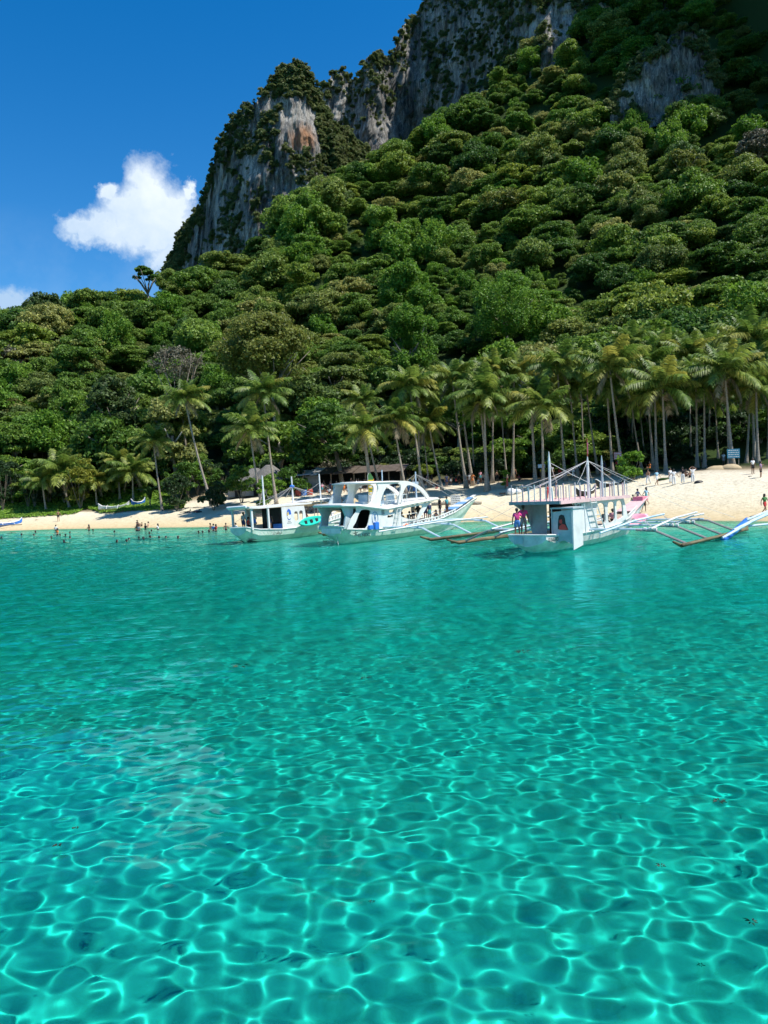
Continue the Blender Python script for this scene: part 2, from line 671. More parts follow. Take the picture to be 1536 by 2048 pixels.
sm = bpy.data.materials.new('sea_surface')
sm.use_nodes = True
t = sm.node_tree
t.nodes.clear()
out = t.nodes.new('ShaderNodeOutputMaterial')
g = t.nodes.new('ShaderNodeBsdfGlass')
g.inputs['IOR'].default_value = 1.33
g.inputs['Roughness'].default_value = 0.0
g.inputs['Color'].default_value = (0.93, 1.0, 0.985, 1)
t.links.new(g.outputs[0], out.inputs[0])
geo = t.nodes.new('ShaderNodeNewGeometry')
mp = t.nodes.new('ShaderNodeMapping')
mp.inputs['Scale'].default_value = (0.7, 1.15, 1)
t.links.new(geo.outputs['Position'], mp.inputs[0])
w1 = t.nodes.new('ShaderNodeTexNoise')
w1.inputs['Scale'].default_value = 2.0
w1.inputs['Detail'].default_value = 4
w1.inputs['Roughness'].default_value = 0.5
t.links.new(mp.outputs[0], w1.inputs['Vector'])
bp = t.nodes.new('ShaderNodeBump')
bp.inputs['Distance'].default_value = 0.2
sx = t.nodes.new('ShaderNodeSeparateXYZ')
t.links.new(geo.outputs['Position'], sx.inputs[0])
t.links.new(mth('MULTIPLY', mth('SUBTRACT', sx.outputs[1], 12.0, tree=t), 0.018, clamp=True, tree=t), bp.inputs['Strength'])
t.links.new(w1.outputs[0], bp.inputs['Height'])
t.links.new(bp.outputs[0], g.inputs['Normal'])
me.materials.append(sm)

wsec = [(-5000, .14), (22, .14), (58, .03), (168, .015)]
wb = MB()
V = []
for yy_, zz_ in wsec:
    V += [(-5000, yy_, zz_), (5000, yy_, zz_), (5000, yy_, -9), (-5000, yy_, -9)]
Fq = [(0, 3, 2, 1), (12, 13, 14, 15)]
for i in range(3):
    for k in range(4):
        Fq.append((4 * i + k, 4 * i + (k + 1) % 4, 4 * i + 4 + (k + 1) % 4, 4 * i + 4 + k))
wb = wb.add(V, Fq).build('sea_water', None)
tag(wb, kind='structure')
vm = bpy.data.materials.new('sea_water')
vm.use_nodes = True
t = vm.node_tree
t.nodes.clear()
out = t.nodes.new('ShaderNodeOutputMaterial')
va = t.nodes.new('ShaderNodeVolumeAbsorption')
va.inputs[0].default_value = (0.0, 0.920, 0.946, 1)
va.inputs[1].default_value = 0.90
t.links.new(va.outputs[0], out.inputs[1])
wb.data.materials.append(vm)

# ------------------------------------------------------------------ cliffs
def cliff_mat():
    m = bpy.data.materials.new('limestone')
    m.use_nodes = True
    t = m.node_tree
    p = t.nodes['Principled BSDF']
    p.inputs['Roughness'].default_value = 0.95
    p.inputs['Specular IOR Level'].default_value = 0.1
    geo = t.nodes.new('ShaderNodeNewGeometry')

    def nz(sc, detail, stretch, rough=0.65):
        mp = t.nodes.new('ShaderNodeMapping')
        mp.inputs['Scale'].default_value = stretch
        t.links.new(geo.outputs['Position'], mp.inputs[0])
        n = t.nodes.new('ShaderNodeTexNoise')
        n.inputs['Scale'].default_value = sc
        n.inputs['Detail'].default_value = detail
        n.inputs['Roughness'].default_value = rough
        t.links.new(mp.outputs[0], n.inputs['Vector'])
        return n.outputs[0]
    streak = mth('MULTIPLY_ADD', nz(2.2, 6, (1, 1, 0.16), 0.75), 0.45, mth('MULTIPLY', nz(0.55, 9, (1, 1, 0.09), 0.75), 0.55, tree=t), tree=t)
    big = nz(0.045, 5, (1, 1, 0.7))
    rr = t.nodes.new('ShaderNodeValToRGB')
    st = [(0.38, (0.045, 0.044, 0.043)), (0.455, (0.17, 0.165, 0.155)), (0.53, (0.30, 0.29, 0.265)), (0.60, (0.60, 0.57, 0.51))]
    e = rr.color_ramp.elements
    while len(e) < len(st):
        e.new(0.5)
    for el, (q, c) in zip(e, st):
        el.position = q
        el.color = (*c, 1)
    t.links.new(mth('MULTIPLY_ADD', mth('SUBTRACT', big, 0.5, tree=t), 0.5, streak, tree=t), rr.inputs[0])
    # the rust-stained patch high on the pillar's face
    c0 = at(606, 268, 395)
    sx = t.nodes.new('ShaderNodeSeparateXYZ')
    t.links.new(geo.outputs['Position'], sx.inputs[0])
    w = nz(0.16, 5, (1, 1, 0.35))
    ax = mth('DIVIDE', mth('SUBTRACT', sx.outputs[0], c0.x, tree=t), 7.0, tree=t)
    az = mth('DIVIDE', mth('SUBTRACT', sx.outputs[2], c0.z, tree=t), 9.0, tree=t)
    q = mth('ADD', mth('MULTIPLY', ax, ax, tree=t), mth('MULTIPLY', az, az, tree=t), tree=t)
    msk = mth('SUBTRACT', mth('MULTIPLY_ADD', w, 2.2, 0.05, tree=t), q, tree=t)
    msk = mth('MULTIPLY', msk, 0.8, clamp=True, tree=t)
    msk = mth('MULTIPLY', msk, mth('MULTIPLY_ADD', streak, 2.6, -0.75, clamp=True, tree=t), clamp=True, tree=t)
    mx = t.nodes.new('ShaderNodeMix')
    mx.data_type = 'RGBA'
    t.links.new(msk, mx.inputs[0])
    t.links.new(rr.outputs[0], mx.inputs[6])
    mx.inputs[7].default_value = (0.60, 0.25, 0.07, 1)
    t.links.new(mx.outputs[2], p.inputs['Base Color'])
    bp = t.nodes.new('ShaderNodeBump')
    bp.inputs['Strength'].default_value = 1.0
    bp.inputs['Distance'].default_value = 2.2
    t.links.new(nz(0.6, 10, (1, 1, 0.25), 0.78), bp.inputs['Height'])
    t.links.new(bp.outputs[0], p.inputs['Normal'])
    return m


ROCK = cliff_mat()
PERCH = []              # places on the cliffs where shrubs hold on: (point, normal, weight)


def cliff(name, label, skyline, foot, depth, nu, nv, u0, u1, flute, veg, behind=70, seed=0):
    """a rock wall: a relief between its foot and its skyline, closed over the top by a back slope"""
    us = np.linspace(u0, u1, nu)
    sky_ = np.interp(us, [p[0] for p in skyline], [p[1] for p in skyline])
    ft_ = np.interp(us, [p[0] for p in foot], [p[1] for p in foot])
    base = np.array([depth(u) for u in us])
    V = np.zeros((nv + 10, nu, 3))
    for j in range(nv):
        v = j / (nv - 1)
        py = ft_ + (sky_ - ft_) * v
        for i in range(nu):
            Y = base[i] + (ft_[i] - py[i]) * 0.045
            V[j, i] = at(us[i], py[i], Y)
    P = V[:nv].reshape(-1, 3)
    n_ = fbm(P * np.array([.035, .035, .012]) + seed, 4) * 1.0
    fl = fbm(P * np.array([.16, .16, .022]) + seed * 3, 4)
    sm_ = fbm(P * np.array([.42, .42, .12]) + seed * 5, 4)
    d = n_ * flute * 1.8 + (np.abs(fl) ** 0.8) * flute * 0.9 + sm_ * flute * 0.42
    vv = np.repeat(np.linspace(0, 1, nv), nu)
    dirs = P - np.array([0, 0, CAMZ])
    P = P + dirs / dirs[:, 1:2] * d[:, None]
    # ragged skyline
    rag = fbm(np.stack([P[:, 0] * .12, P[:, 0] * 0 + seed, P[:, 0] * 0], -1), 4)
    P[:, 2] += rag * 5.0 * vv ** 6
    V[:nv] = P.reshape(nv, nu, 3)
    for j in range(10):
        k = (j + 1) / 10
        V[nv + j] = V[nv - 1]
        V[nv + j, :, 1] += behind * k
        V[nv + j, :, 0] += (V[nv - 1, :, 0] / V[nv - 1, :, 1]) * behind * k * 0.6
        V[nv + j, :, 2] -= (behind * 1.3 * k ** 1.6) + 2 * k
    me = np_mesh(name, V.reshape(-1, 3), grid_faces(nv + 10, nu), True)
    me.materials.append(ROCK)
    o = link(bpy.data.objects.new(name, me))
    tag(o, kind='structure')
    # shrubs where the relief leans back or the noise allows, fully on rims
    G = V[:nv]
    nn = np.zeros((nv, nu))
    nn[1:-1] = (G[2:, :, 1] - G[:-2, :, 1]) / np.maximum(G[2:, :, 2] - G[:-2, :, 2], 0.3)
    for j in range(nv):
        for i in range(nu):
            w_ = veg(us[i], ft_[i] + (sky_[i] - ft_[i]) * j / (nv - 1), j / (nv - 1), nn[j, i], G[j, i])
            if w_ > 0 and RNG.random() < w_:
                PERCH.append((G[j, i] + RNG.normal(0, 0.7, 3), w_))
    return o


SKY1 = [(326, 560), (340, 535), (362, 480), (385, 440), (402, 405), (412, 370), (440, 300), (462, 262), (500, 226), (520, 205), (545, 172), (570, 151), (592, 146), (612, 150),
        (626, 176), (634, 196), (650, 215), (668, 240), (690, 262), (720, 300), (760, 340)]
FOOT1 = [(326, 575), (400, 560), (450, 545), (530, 500), (620, 440), (680, 400), (760, 380)]


def depth1(u):
    return 392 + 95 * ((u - 560) / 240.0) ** 2 + (30 if u < 430 else 0) * ((430 - u) / 100.0 if u < 430 else 0)


def cl_noise(P, s, seed):
    return float(noise.fractal(Vector((P[0], P[1], P[2])) * s + Vector((seed, 0, 0)), 1.0, 2.0, 4))


def veg1(u, py, v, lean, P):
    n_ = cl_noise(P, 0.05, 3) + 0.6 * cl_noise(P, 0.16, 7)
    left = np.interp(py, [150, 230, 330, 430, 540], [572, 508, 450, 405, 366])       # everything left of this line is green
    g_ = 0.0
    if u < left + 18 * n_:
        g_ = 0.42
    right = np.interp(py, [150, 230, 330, 430], [590, 628, 650, 660])
    if u > right + 14 * n_:
        g_ = 0.40
    if py < 205 + 10 * n_ and 500 < u < 660:
        g_ = 0.42
    if g_ == 0.0:
        if 555 < u < 645 and 225 < py < 305:
            g_ = 0.0 if n_ < 0.75 else 0.1
        elif n_ + lean * 0.4 > 0.28:
            g_ = 0.26
    return g_ * 1.0


cliff('limestone_cliff', '', SKY1, FOOT1, depth1, 170, 130, 326, 760, 5.0, veg1, seed=1)

SKY2 = [(560, 230), (622, 196), (640, 176), (665, 163), (700, 153), (722, 148), (730, 118), (748, 104), (778, 101), (786, 88), (795, 60), (820, 28), (850, 2), (900, -40), (1000, -120),
        (1200, -230), (1700, -400)]
FOOT2 = [(560, 420), (660, 400), (760, 330), (850, 300), (960, 220), (1080, 150), (1250, 120), (1700, 60)]


def depth2(u):
    return float(np.interp(u, [560, 700, 735, 790, 830, 900, 1040, 1100, 1300, 1700], [478, 474, 455, 462, 482, 450, 356, 345, 340, 330]))


def veg2(u, py, v, lean, P):
    n_ = cl_noise(P, 0.05, 9) + 0.6 * cl_noise(P, 0.16, 2)
    rim = np.interp(u, [600, 640, 700, 730, 790, 850, 1700], [240, 215, 185, 165, 120, 30, 0])
    if py < rim + 14 * n_:
        return 0.26
    if u > 1030:
        return 0.24 if n_ + lean * 0.3 > 0.0 else 0
    if 780 < u < 850 and n_ > 0.15:
        return 0.14
    return 0.3 if n_ + lean * 0.4 > (0.30 if u < 850 else -0.12) else 0


cliff('limestone_cliff', '', SKY2, FOOT2, depth2, 230, 120, 570, 1660, 6.0, veg2, seed=4)

SKY3 = [(1220, 196), (1245, 160), (1272, 128), (1305, 102), (1345, 84), (1385, 90), (1420, 118), (1440, 150)]
FOOT3 = [(1190, 260), (1240, 270), (1300, 255), (1360, 240), (1430, 225), (1500, 210)]
cliff('limestone_cliff', '', SKY3, FOOT3, lambda u: 285 - (u - 1190) * 0.045, 70, 44, 1220, 1440, 3.0,
      lambda u, py, v, lean, P: 0.3 if (cl_noise(P, 0.08, 5) > 0.1 or v > 0.85) else 0, behind=25, seed=8)

# ------------------------------------------------------------------ trees
GREENS = [(0.0, (0.050, 0.112, 0.017)), (0.12, (0.106, 0.187, 0.024)), (0.24, (0.159, 0.244, 0.032)), (0.36, (0.064, 0.141, 0.020)), (0.46, (0.236, 0.289, 0.041)),
          (0.56, (0.115, 0.210, 0.024)), (0.66, (0.206, 0.238, 0.051)), (0.76, (0.071, 0.130, 0.030)), (0.85, (0.153, 0.284, 0.024)), (0.93, (0.241, 0.256, 0.069)), (1.0, (0.294, 0.295, 0.079))]
LEAF = foliage_mat('tree_leaves', GREENS)
LEAF_LIME = foliage_mat('lime_leaves', [(0, (0.11, 0.22, 0.02)), (1, (0.16, 0.27, 0.03))])
LEAF_GREY = foliage_mat('dry_leaves', [(0, (0.12, 0.115, 0.075)), (1, (0.15, 0.14, 0.09))], trans=0.1)
LEAF_CLIFF = foliage_mat('cliff_shrub_leaves', [(0, (0.085, 0.125, 0.036)), (0.5, (0.14, 0.175, 0.055)), (1, (0.19, 0.21, 0.08))])
BARK = mat('grey_bark', (0.20, 0.17, 0.13), 0.9, 0.35, 3.0, bump=0.5, stretch=(1, 1, 0.3))
PALEBARK = mat('pale_bark', (0.42, 0.39, 0.33), 0.85, 0.2, 3.0, bump=0.4, stretch=(1, 1, 0.3))


def leaf_mesh(name, C_, Nrm, size, m, tilt=0.7, aspect=0.62, rng=RNG):
    """one small bent leaf spray per point"""
    n = len(C_)
    nr = Nrm + rng.normal(0, tilt, (n, 3))
    nr /= np.linalg.norm(nr, axis=1, keepdims=True) + 1e-9
    r_ = rng.normal(0, 1, (n, 3))
    a = np.cross(nr, r_)
    a /= np.linalg.norm(a, axis=1, keepdims=True) + 1e-9
    b = np.cross(nr, a)
    s = (size * rng.uniform(0.6, 1.35, n))[:, None]
    A, B = a * s, b * s * aspect
    droop = nr * s * 0.22
    v = np.stack([C_ - A - droop, C_ - B, C_ + A - droop, C_ + B], 1).reshape(-1, 3)
    f = np.arange(4 * n).reshape(n, 4)
    me = np_mesh(name, v, f)
    at_ = me.attributes.new('leafvar', 'FLOAT', 'FACE')
    at_.data.foreach_set('value', rng.random(n).astype(np.float32))
    me.materials.append(m)
    return me


def crown_points(n, rad, h, lobes, rng, flat=0.75, lobe_r=(0.26, 0.44), low=-0.25):
    """leaves on the shells of many overlapping clumps gathered in a dome"""
    cs, rs = [], []
    for k in range(lobes):
        z = rng.uniform(low, 1) ** 1.0
        ang = rng.uniform(0, 2 * math.pi)
        q = math.sqrt(max(0, 1 - max(z, 0) ** 2)) * rng.uniform(0.45, 1.0)
        cs.append((rad * 0.74 * q * math.cos(ang), rad * 0.74 * q * math.sin(ang), h * (0.5 + 0.40 * z)))
        rs.append(rad * rng.uniform(*lobe_r))
    cs, rs = np.array(cs), np.array(rs)
    pick = rng.choice(lobes, n, p=rs ** 2 / (rs ** 2).sum())
    d = rng.normal(0, 1, (n, 3))
    d[:, 2] = np.abs(d[:, 2]) * 1.1 - 0.45
    d /= np.linalg.norm(d, axis=1, keepdims=True)
    sh = rng.uniform(0.72, 1.04, n)[:, None]
    # every clump is itself a cluster of smaller tufts
    sub = rng.normal(0, 1, (lobes, 11, 3))
    sub[:, :, 2] = np.abs(sub[:, :, 2]) * .9 - .2
    sub /= np.linalg.norm(sub, axis=2, keepdims=True)
    q = rng.integers(0, 11, n)
    so = sub[pick, q] * rs[pick][:, None] * 0.78
    P = cs[pick] + (so + d * (rs[pick] * 0.52)[:, None] * sh) * np.array([1, 1, flat])
    nr = d * .6 + sub[pick, q] * .3 + np.array([0, 0, .35])
    return P, nr


PROTO = bpy.data.collections.new('tree_crowns')


def crown_mesh(kind, i):
    rng = np.random.default_rng(100 + i * 7 + len(kind))
    if kind == 'round':
        P, d = crown_points(11500, 4.8, 7.5, 22, rng)
        return leaf_mesh('crown_round', P, d, 0.20, LEAF, rng=rng)
    if kind == 'layered':
        P, d = crown_points(9500, 5.6, 7.2, 26, rng, flat=0.36, lobe_r=(0.22, 0.36))
        return leaf_mesh('crown_layered', P, d * 0.6 + np.array([0, 0, .6]), 0.21, LEAF, rng=rng)
    if kind == 'tall':
        P, d = crown_points(11500, 4.0, 10.5, 28, rng, lobe_r=(0.26, 0.42), low=-0.8)
        return leaf_mesh('crown_tall', P, d, 0.20, LEAF, rng=rng)
    if kind == 'vine':
        P, d = crown_points(8500, 4.4, 9.5, 24, rng, flat=1.3, lobe_r=(0.24, 0.36), low=-0.8)
        return leaf_mesh('crown_vine', P, d + np.array([0, 0, -.2]), 0.22, LEAF_LIME, rng=rng)
    if kind == 'fine':
        P, d = crown_points(8500, 5.0, 7.5, 30, rng, lobe_r=(0.18, 0.3), flat=0.6)
        return leaf_mesh('crown_fine', P, d, 0.21, LEAF, tilt=0.9, rng=rng)
    if kind == 'dry':
        P, d = crown_points(1900, 4.6, 7.5, 30, rng, lobe_r=(0.16, 0.28))
        return leaf_mesh('crown_dry', P, d, 0.22, LEAF_GREY, tilt=0.9, rng=rng)


def tree_trunk(i, pale=False, h=5.5, rad=4.0):
    rng = random.Random(i)
    mb = MB()
    bend = rng.uniform(-.6, .6)
    mb.tube([(0, 0, -1.5), (bend * .3, 0, h * .3), (bend, .2, h * .65), (bend * .6, 0, h)], 0.34, 7, 0.17)
    for k in range(6):
        a = k * 1.05 + rng.uniform(-.3, .3)
        z0 = h * rng.uniform(.45, .9)
        L_ = rad * rng.uniform(.5, .85)
        p0 = Vector((bend * .8, .1, z0))
        mb.tube([p0, p0 + Vector((math.cos(a) * L_ * .5, math.sin(a) * L_ * .5, L_ * .35)), p0 + Vector((math.cos(a) * L_, math.sin(a) * L_, L_ * .62))], 0.15, 5, 0.05)
    return mb.mesh('trunk', PALEBARK if pale else BARK, True)


CROWNS = {}
for kind, cnt in (('round', 3), ('layered', 3), ('tall', 2), ('vine', 1), ('fine', 3), ('dry', 1)):
    CROWNS[kind] = [crown_mesh(kind, i) for i in range(cnt)]
TRUNKS = [tree_trunk(i, i % 3 == 2) for i in range(4)]
TREE_LABEL = {'round': 'rounded dense forest tree',
              'layered': 'forest tree with flat layered foliage',
              'tall': 'tall narrow forest tree',
              'vine': 'lime green tree hung with vines',
              'fine': 'fine leaved forest tree',
              'dry': 'half bare greyish tree'}
TREE_GROUP = {'round': 'rounded forest trees', 'layered': 'layered forest trees', 'tall': 'tall narrow forest trees', 'vine': 'vine covered trees', 'fine': 'fine leaved forest trees', 'dry': 'half bare grey trees'}

def forest_edge(x):
    return np.interp(x, [-140, -60, -45, -30, -12, 0, 20, 40, 80, 150], [21, 20, 20, 25, 34, 38, 40, 42, 44, 50])


def project(x, y, z):
    v = CAM_ROT.transposed() @ Vector((x, y, z - CAMZ))
    return 768 - F * v.x / v.z, 1024 + F * v.y / v.z


proto_idx = {}


def tree(kind, var, loc, scale, rz, label=None, trunk=True, group=True, zs=1.0, lean=0.0):
    root = empty('forest_tree', loc, rz)
    root.scale = (scale, scale, scale * zs)
    root.rotation_euler = (lean, 0, rz)
    c = link(bpy.data.objects.new('crown', CROWNS[kind][var]), root)
    if (kind, var) not in proto_idx:
        proto_idx[(kind, var)] = c
    if trunk:
        link(bpy.data.objects.new('trunk', TRUNKS[(var + int(scale * 10)) % 4]), root)
    if label:
        tag(root, label, 'tree')
    else:
        qx = project(loc[0], loc[1], loc[2] + 5)[0]
        s_ = loc[1] - float(shore(loc[0])) - float(forest_edge(loc[0]))
        w1_ = 'far left part' if qx < 260 else 'left part' if qx < 560 else 'middle' if qx < 880 else 'right part' if qx < 1220 else 'far right part'
        w2_ = 'first row behind the beach' if s_ < 9 else 'low on the slope' if s_ < 28 else 'higher on the slope'
        tag(root, TREE_LABEL[kind] + ', ' + w2_ + ', ' + w1_, 'tree', TREE_GROUP[kind] + ' ' + w2_ + ', ' + w1_)
    return root


KINDS = [('round', 0), ('round', 1), ('round', 2), ('layered', 0), ('layered', 1), ('layered', 2), ('tall', 0), ('tall', 1), ('vine', 0), ('fine', 0), ('fine', 1), ('fine', 2), ('dry', 0)]
KP = np.array([.13, .12, .12, .08, .08, .08, .05, .05, .06, .08, .08, .08, .012])
KP /= KP.sum()


SPOTS = []
y = 112.0
while y < 395:
    stepy = 3.9 + (y - 110) * 0.006
    x = -0.60 * y - 12 + RNG.uniform(0, 4)
    while x < 0.62 * y + 30:
        px_, py_ = x + RNG.normal(0, 1.1), y + RNG.normal(0, 1.2)
        s_ = py_ - float(shore(px_))
        if s_ > float(forest_edge(px_)):
            SPOTS.append((px_, py_))
        x += 5.3 + (y - 110) * 0.004
    y += stepy
SPOTS = np.array(SPOTS)
zt = ground(SPOTS[:, 0], SPOTS[:, 1])


def keep(px, py, y):
    # bare rock on the big walls
    if y > 300 and 1225 < px < 1425 and 45 < py < 190 and py > 190 - (px - 1225) * 1.0:
        return False
    return True


rows = []
for (x, y), z in zip(SPOTS, zt):
    px, py = project(x, y, z + 6)
    if px < -90 or px > 1640 or py < -700 or not keep(px, py, y):
        continue
    # patches of vine in the middle of the wood
    k = RNG.choice(len(KINDS), p=KP)
    n_ = noise.noise(Vector((x * .03, y * .03, 3)))
    if n_ > 0.32 and RNG.random() < .55:
        k = 8
    n2_ = noise.noise(Vector((x * .018, y * .018, 11)))
    sc = (0.46 + 1.40 * RNG.random() ** 2.5) * (1.0 + 0.3 * n2_) * (0.9 + 0.25 * min(1, max(0, (y - 200) / 120)))
    if KINDS[k][0] == 'tall':
        sc *= 0.9
    rows.append([y, x, z, k, sc, RNG.uniform(0, 6.28), RNG.uniform(.8, 1.15)])
rows.sort()
# hidden-row trees stay in the mass: the individual ones are the nearest that show
front = [r for r in rows if r[0] - float(shore(r[1])) < float(forest_edge(r[1])) + 55]
rest = [r for r in rows if r[0] - float(shore(r[1])) >= float(forest_edge(r[1])) + 55]
if len(front) > 270:
    front.sort(key=lambda r: r[0] - float(shore(r[1])) - float(forest_edge(r[1])))
    rest += front[270:]
    front = front[:270]
for y, x, z, k, sc, rz, zs in front:
    tree(KINDS[k][0], KINDS[k][1], (x, y, z - 0.6), sc, rz, zs=zs)
for k, kv in enumerate(KINDS):
    if kv not in proto_idx:
        s_ = rest.pop(0)
        tree(kv[0], kv[1], (s_[1], s_[0], s_[2] - .6), s_[4], s_[5])


def scatter(name, pts, scl, rot, idx, coll, kind='stuff'):
    me = bpy.data.meshes.new(name)
    me.vertices.add(len(pts))
    me.vertices.foreach_set('co', np.asarray(pts, np.float32).ravel())
    for nm, ty, data in (('scl', 'FLOAT_VECTOR', scl), ('rot', 'FLOAT_VECTOR', rot)):
        a_ = me.attributes.new(nm, ty, 'POINT')
        a_.data.foreach_set('vector', np.asarray(data, np.float32).ravel())
    a_ = me.attributes.new('idx', 'INT', 'POINT')
    a_.data.foreach_set('value', np.asarray(idx, np.int32))
    o = link(bpy.data.objects.new(name, me))
    g = bpy.data.node_groups.new(name, 'GeometryNodeTree')
    g.interface.new_socket('Geometry', in_out='INPUT', socket_type='NodeSocketGeometry')
    g.interface.new_socket('Geometry', in_out='OUTPUT', socket_type='NodeSocketGeometry')
    gi, go = g.nodes.new('NodeGroupInput'), g.nodes.new('NodeGroupOutput')
    ci = g.nodes.new('GeometryNodeCollectionInfo')
    ci.inputs['Collection'].default_value = coll
    ci.inputs['Separate Children'].default_value = True
    ci.inputs['Reset Children'].default_value = True
    ip = g.nodes.new('GeometryNodeInstanceOnPoints')
    ip.inputs['Pick Instance'].default_value = True

    def na_(nm, ty):
        n = g.nodes.new('GeometryNodeInputNamedAttribute')
        n.data_type = ty
        n.inputs['Name'].default_value = nm
        return n.outputs['Attribute']
    g.links.new(gi.outputs[0], ip.inputs['Points'])
    g.links.new(ci.outputs[0], ip.inputs['Instance'])
    g.links.new(na_('idx', 'INT'), ip.inputs['Instance Index'])
    g.links.new(na_('rot', 'FLOAT_VECTOR'), ip.inputs['Rotation'])
    g.links.new(na_('scl', 'FLOAT_VECTOR'), ip.inputs['Scale'])
    g.links.new(ip.outputs[0], go.inputs[0])
    md = o.modifiers.new('scatter', 'NODES')
    md.node_group = g
    o['kind'] = kind
    return o


# collection children are handed out in name order
order = sorted(proto_idx.items(), key=lambda kv: kv[1].name)
for kv, ob in order:
    PROTO.objects.link(ob)
ORD = {kv: i for i, (kv, ob) in enumerate(order)}
print('trees', len(front), len(rest), 'perch', len(PERCH))
scatter('distant_forest', [(r[1], r[0], r[2] - .6) for r in rest], [(r[4], r[4], r[4] * r[6]) for r in rest], [(0, 0, r[5]) for r in rest],
        [ORD[KINDS[r[3]]] for r in rest], PROTO)

# shrubs on the cliffs: three small crowns of their own, the first of them real shrubs
SH = []
for i in range(3):
    rng = np.random.default_rng(50 + i)
    P, d = crown_points(700, 2.2, 3.4, 10, rng, lobe_r=(0.3, 0.5), low=-.6)
    SH.append(leaf_mesh('cliff_shrub', P, d, 0.34, LEAF_CLIFF, rng=rng))
PC2 = bpy.data.collections.new('cliff_shrubs')
for i, (p, w_) in enumerate(PERCH[:3]):
    o = link(bpy.data.objects.new('cliff_shrub', SH[i]))
    o.location = p
    PC2.objects.link(o)
    tag(o, 'small dark shrub clinging to the grey limestone cliff', 'shrub', 'shrubs on the limestone cliff')
pr = PERCH[3:]
scatter('cliff_scrub', [p for p, w_ in pr], [(s, s, s * RNG.uniform(.8, 1.3)) for s in 0.38 + 0.75 * RNG.random(len(pr)) ** 2],
        [(RNG.uniform(-.3, .6), RNG.uniform(-.4, .4), RNG.uniform(0, 6.28)) for _ in pr], RNG.integers(0, 3, len(pr)), PC2)

# ------------------------------------------------------------------ coconut palms
PALM_LEAF = foliage_mat('palm_leaves', [(0, (0.10, 0.17, 0.028)), (0.35, (0.15, 0.225, 0.038)), (0.6, (0.20, 0.26, 0.048)), (0.85, (0.25, 0.285, 0.055)), (1, (0.34, 0.31, 0.06))], trans=0.42, rough=0.5, spec=0.4)
PALM_DEAD = foliage_mat('dead_palm_leaves', [(0, (0.19, 0.15, 0.09)), (1, (0.30, 0.25, 0.17))], trans=0.1, rough=0.7)
PALM_BARK = mat('palm_bark', (0.30, 0.26, 0.21), 0.9, 0.3, 2.0, bump=0.6, bscale=6, stretch=(1, 1, 6))
NUT = mat('coconut', (0.16, 0.20, 0.04), 0.5, 0.3, 3.0)


def frond_mesh(e0, e1, L=4.1, pairs=38, seed=0, mt=None):
    rg = random.Random(seed)
    n = 10
    pts, tg = [], []
    p = Vector((0, 0, 0))
    for i in range(n + 1):
        t_ = i / n
        a = R(e0 + (e1 - e0) * t_ ** 0.85)
        d = Vector((math.cos(a), 0.03 * math.sin(3 * t_ + seed), math.sin(a)))
        pts.append(p.copy())
        tg.append(d)
        p += d * (L / n)

    def along(t_):
        k = min(int(t_ * n), n - 1)
        f = t_ * n - k
        return pts[k].lerp(pts[k + 1], f), tg[k]
    V, Fc = [], []
    for i in range(n):
        for s_ in (-1, 1):
            w0 = 0.055 * (1 - i / n) + .012
            V.append(pts[i] + Vector((0, s_ * w0, 0)))
    V.append(pts[n])
    for i in range(n - 1):
        Fc.append((2 * i, 2 * i + 2, 2 * i + 3, 2 * i + 1))
    for k in range(pairs):
        t_ = 0.14 + 0.85 * k / pairs
        c, d = along(t_)
        ll = L * 0.30 * math.sin(math.pi * (0.12 + 0.80 * t_)) ** 0.7
        up = Vector((0, 1, 0)).cross(d).normalized() * -1
        if up.z < 0 and abs(d.z) < .9:
            up = -up
        for s_ in (-1, 1):
            dr = rg.uniform(.15, .75)
            v = (Vector((0, s_, 0)) * 0.80 + d * 0.55 - up * 0 + Vector((0, 0, -dr * 0.9))).normalized() * ll * rg.uniform(.85, 1.1)
            mid = c + v * 0.55 + Vector((0, 0, 0.07 * ll))
            w = d * 0.072
            b_ = len(V)
            V += [c - w, c + w, mid + w * 0.9, mid - w * 0.9, c + v + Vector((0, 0, -.2 * ll))]
            Fc += [(b_, b_ + 1, b_ + 2, b_ + 3), (b_ + 3, b_ + 2, b_ + 4)]
    me = bpy.data.meshes.new('frond')
    me.from_pydata([tuple(v) for v in V], [], Fc)
    a_ = me.attributes.new('leafvar', 'FLOAT', 'FACE')
    a_.data.foreach_set('value', [rg.random() for _ in Fc])
    me.materials.append(mt or PALM_LEAF)
    return me


FR = [frond_mesh(82, 40, 3.6, seed=1), frond_mesh(60, -5, 4.2, seed=2), frond_mesh(38, -35, 4.4, seed=3), frond_mesh(12, -62, 4.4, seed=4), frond_mesh(-18, -80, 4.0, seed=5)]
FRD = [frond_mesh(-35, -86, 3.4, seed=6, mt=PALM_DEAD, pairs=20), frond_mesh(50, 5, 3.4, seed=7, mt=PALM_DEAD, pairs=20)]
NUTS = MB()
for a_ in range(7):
    NUTS.ball((0.33 * math.cos(a_ * .9), 0.33 * math.sin(a_ * .9), -.35 - .1 * (a_ % 3)), .15, seg=6, rings=4)
NUTM = NUTS.mesh('coconuts', NUT, True)


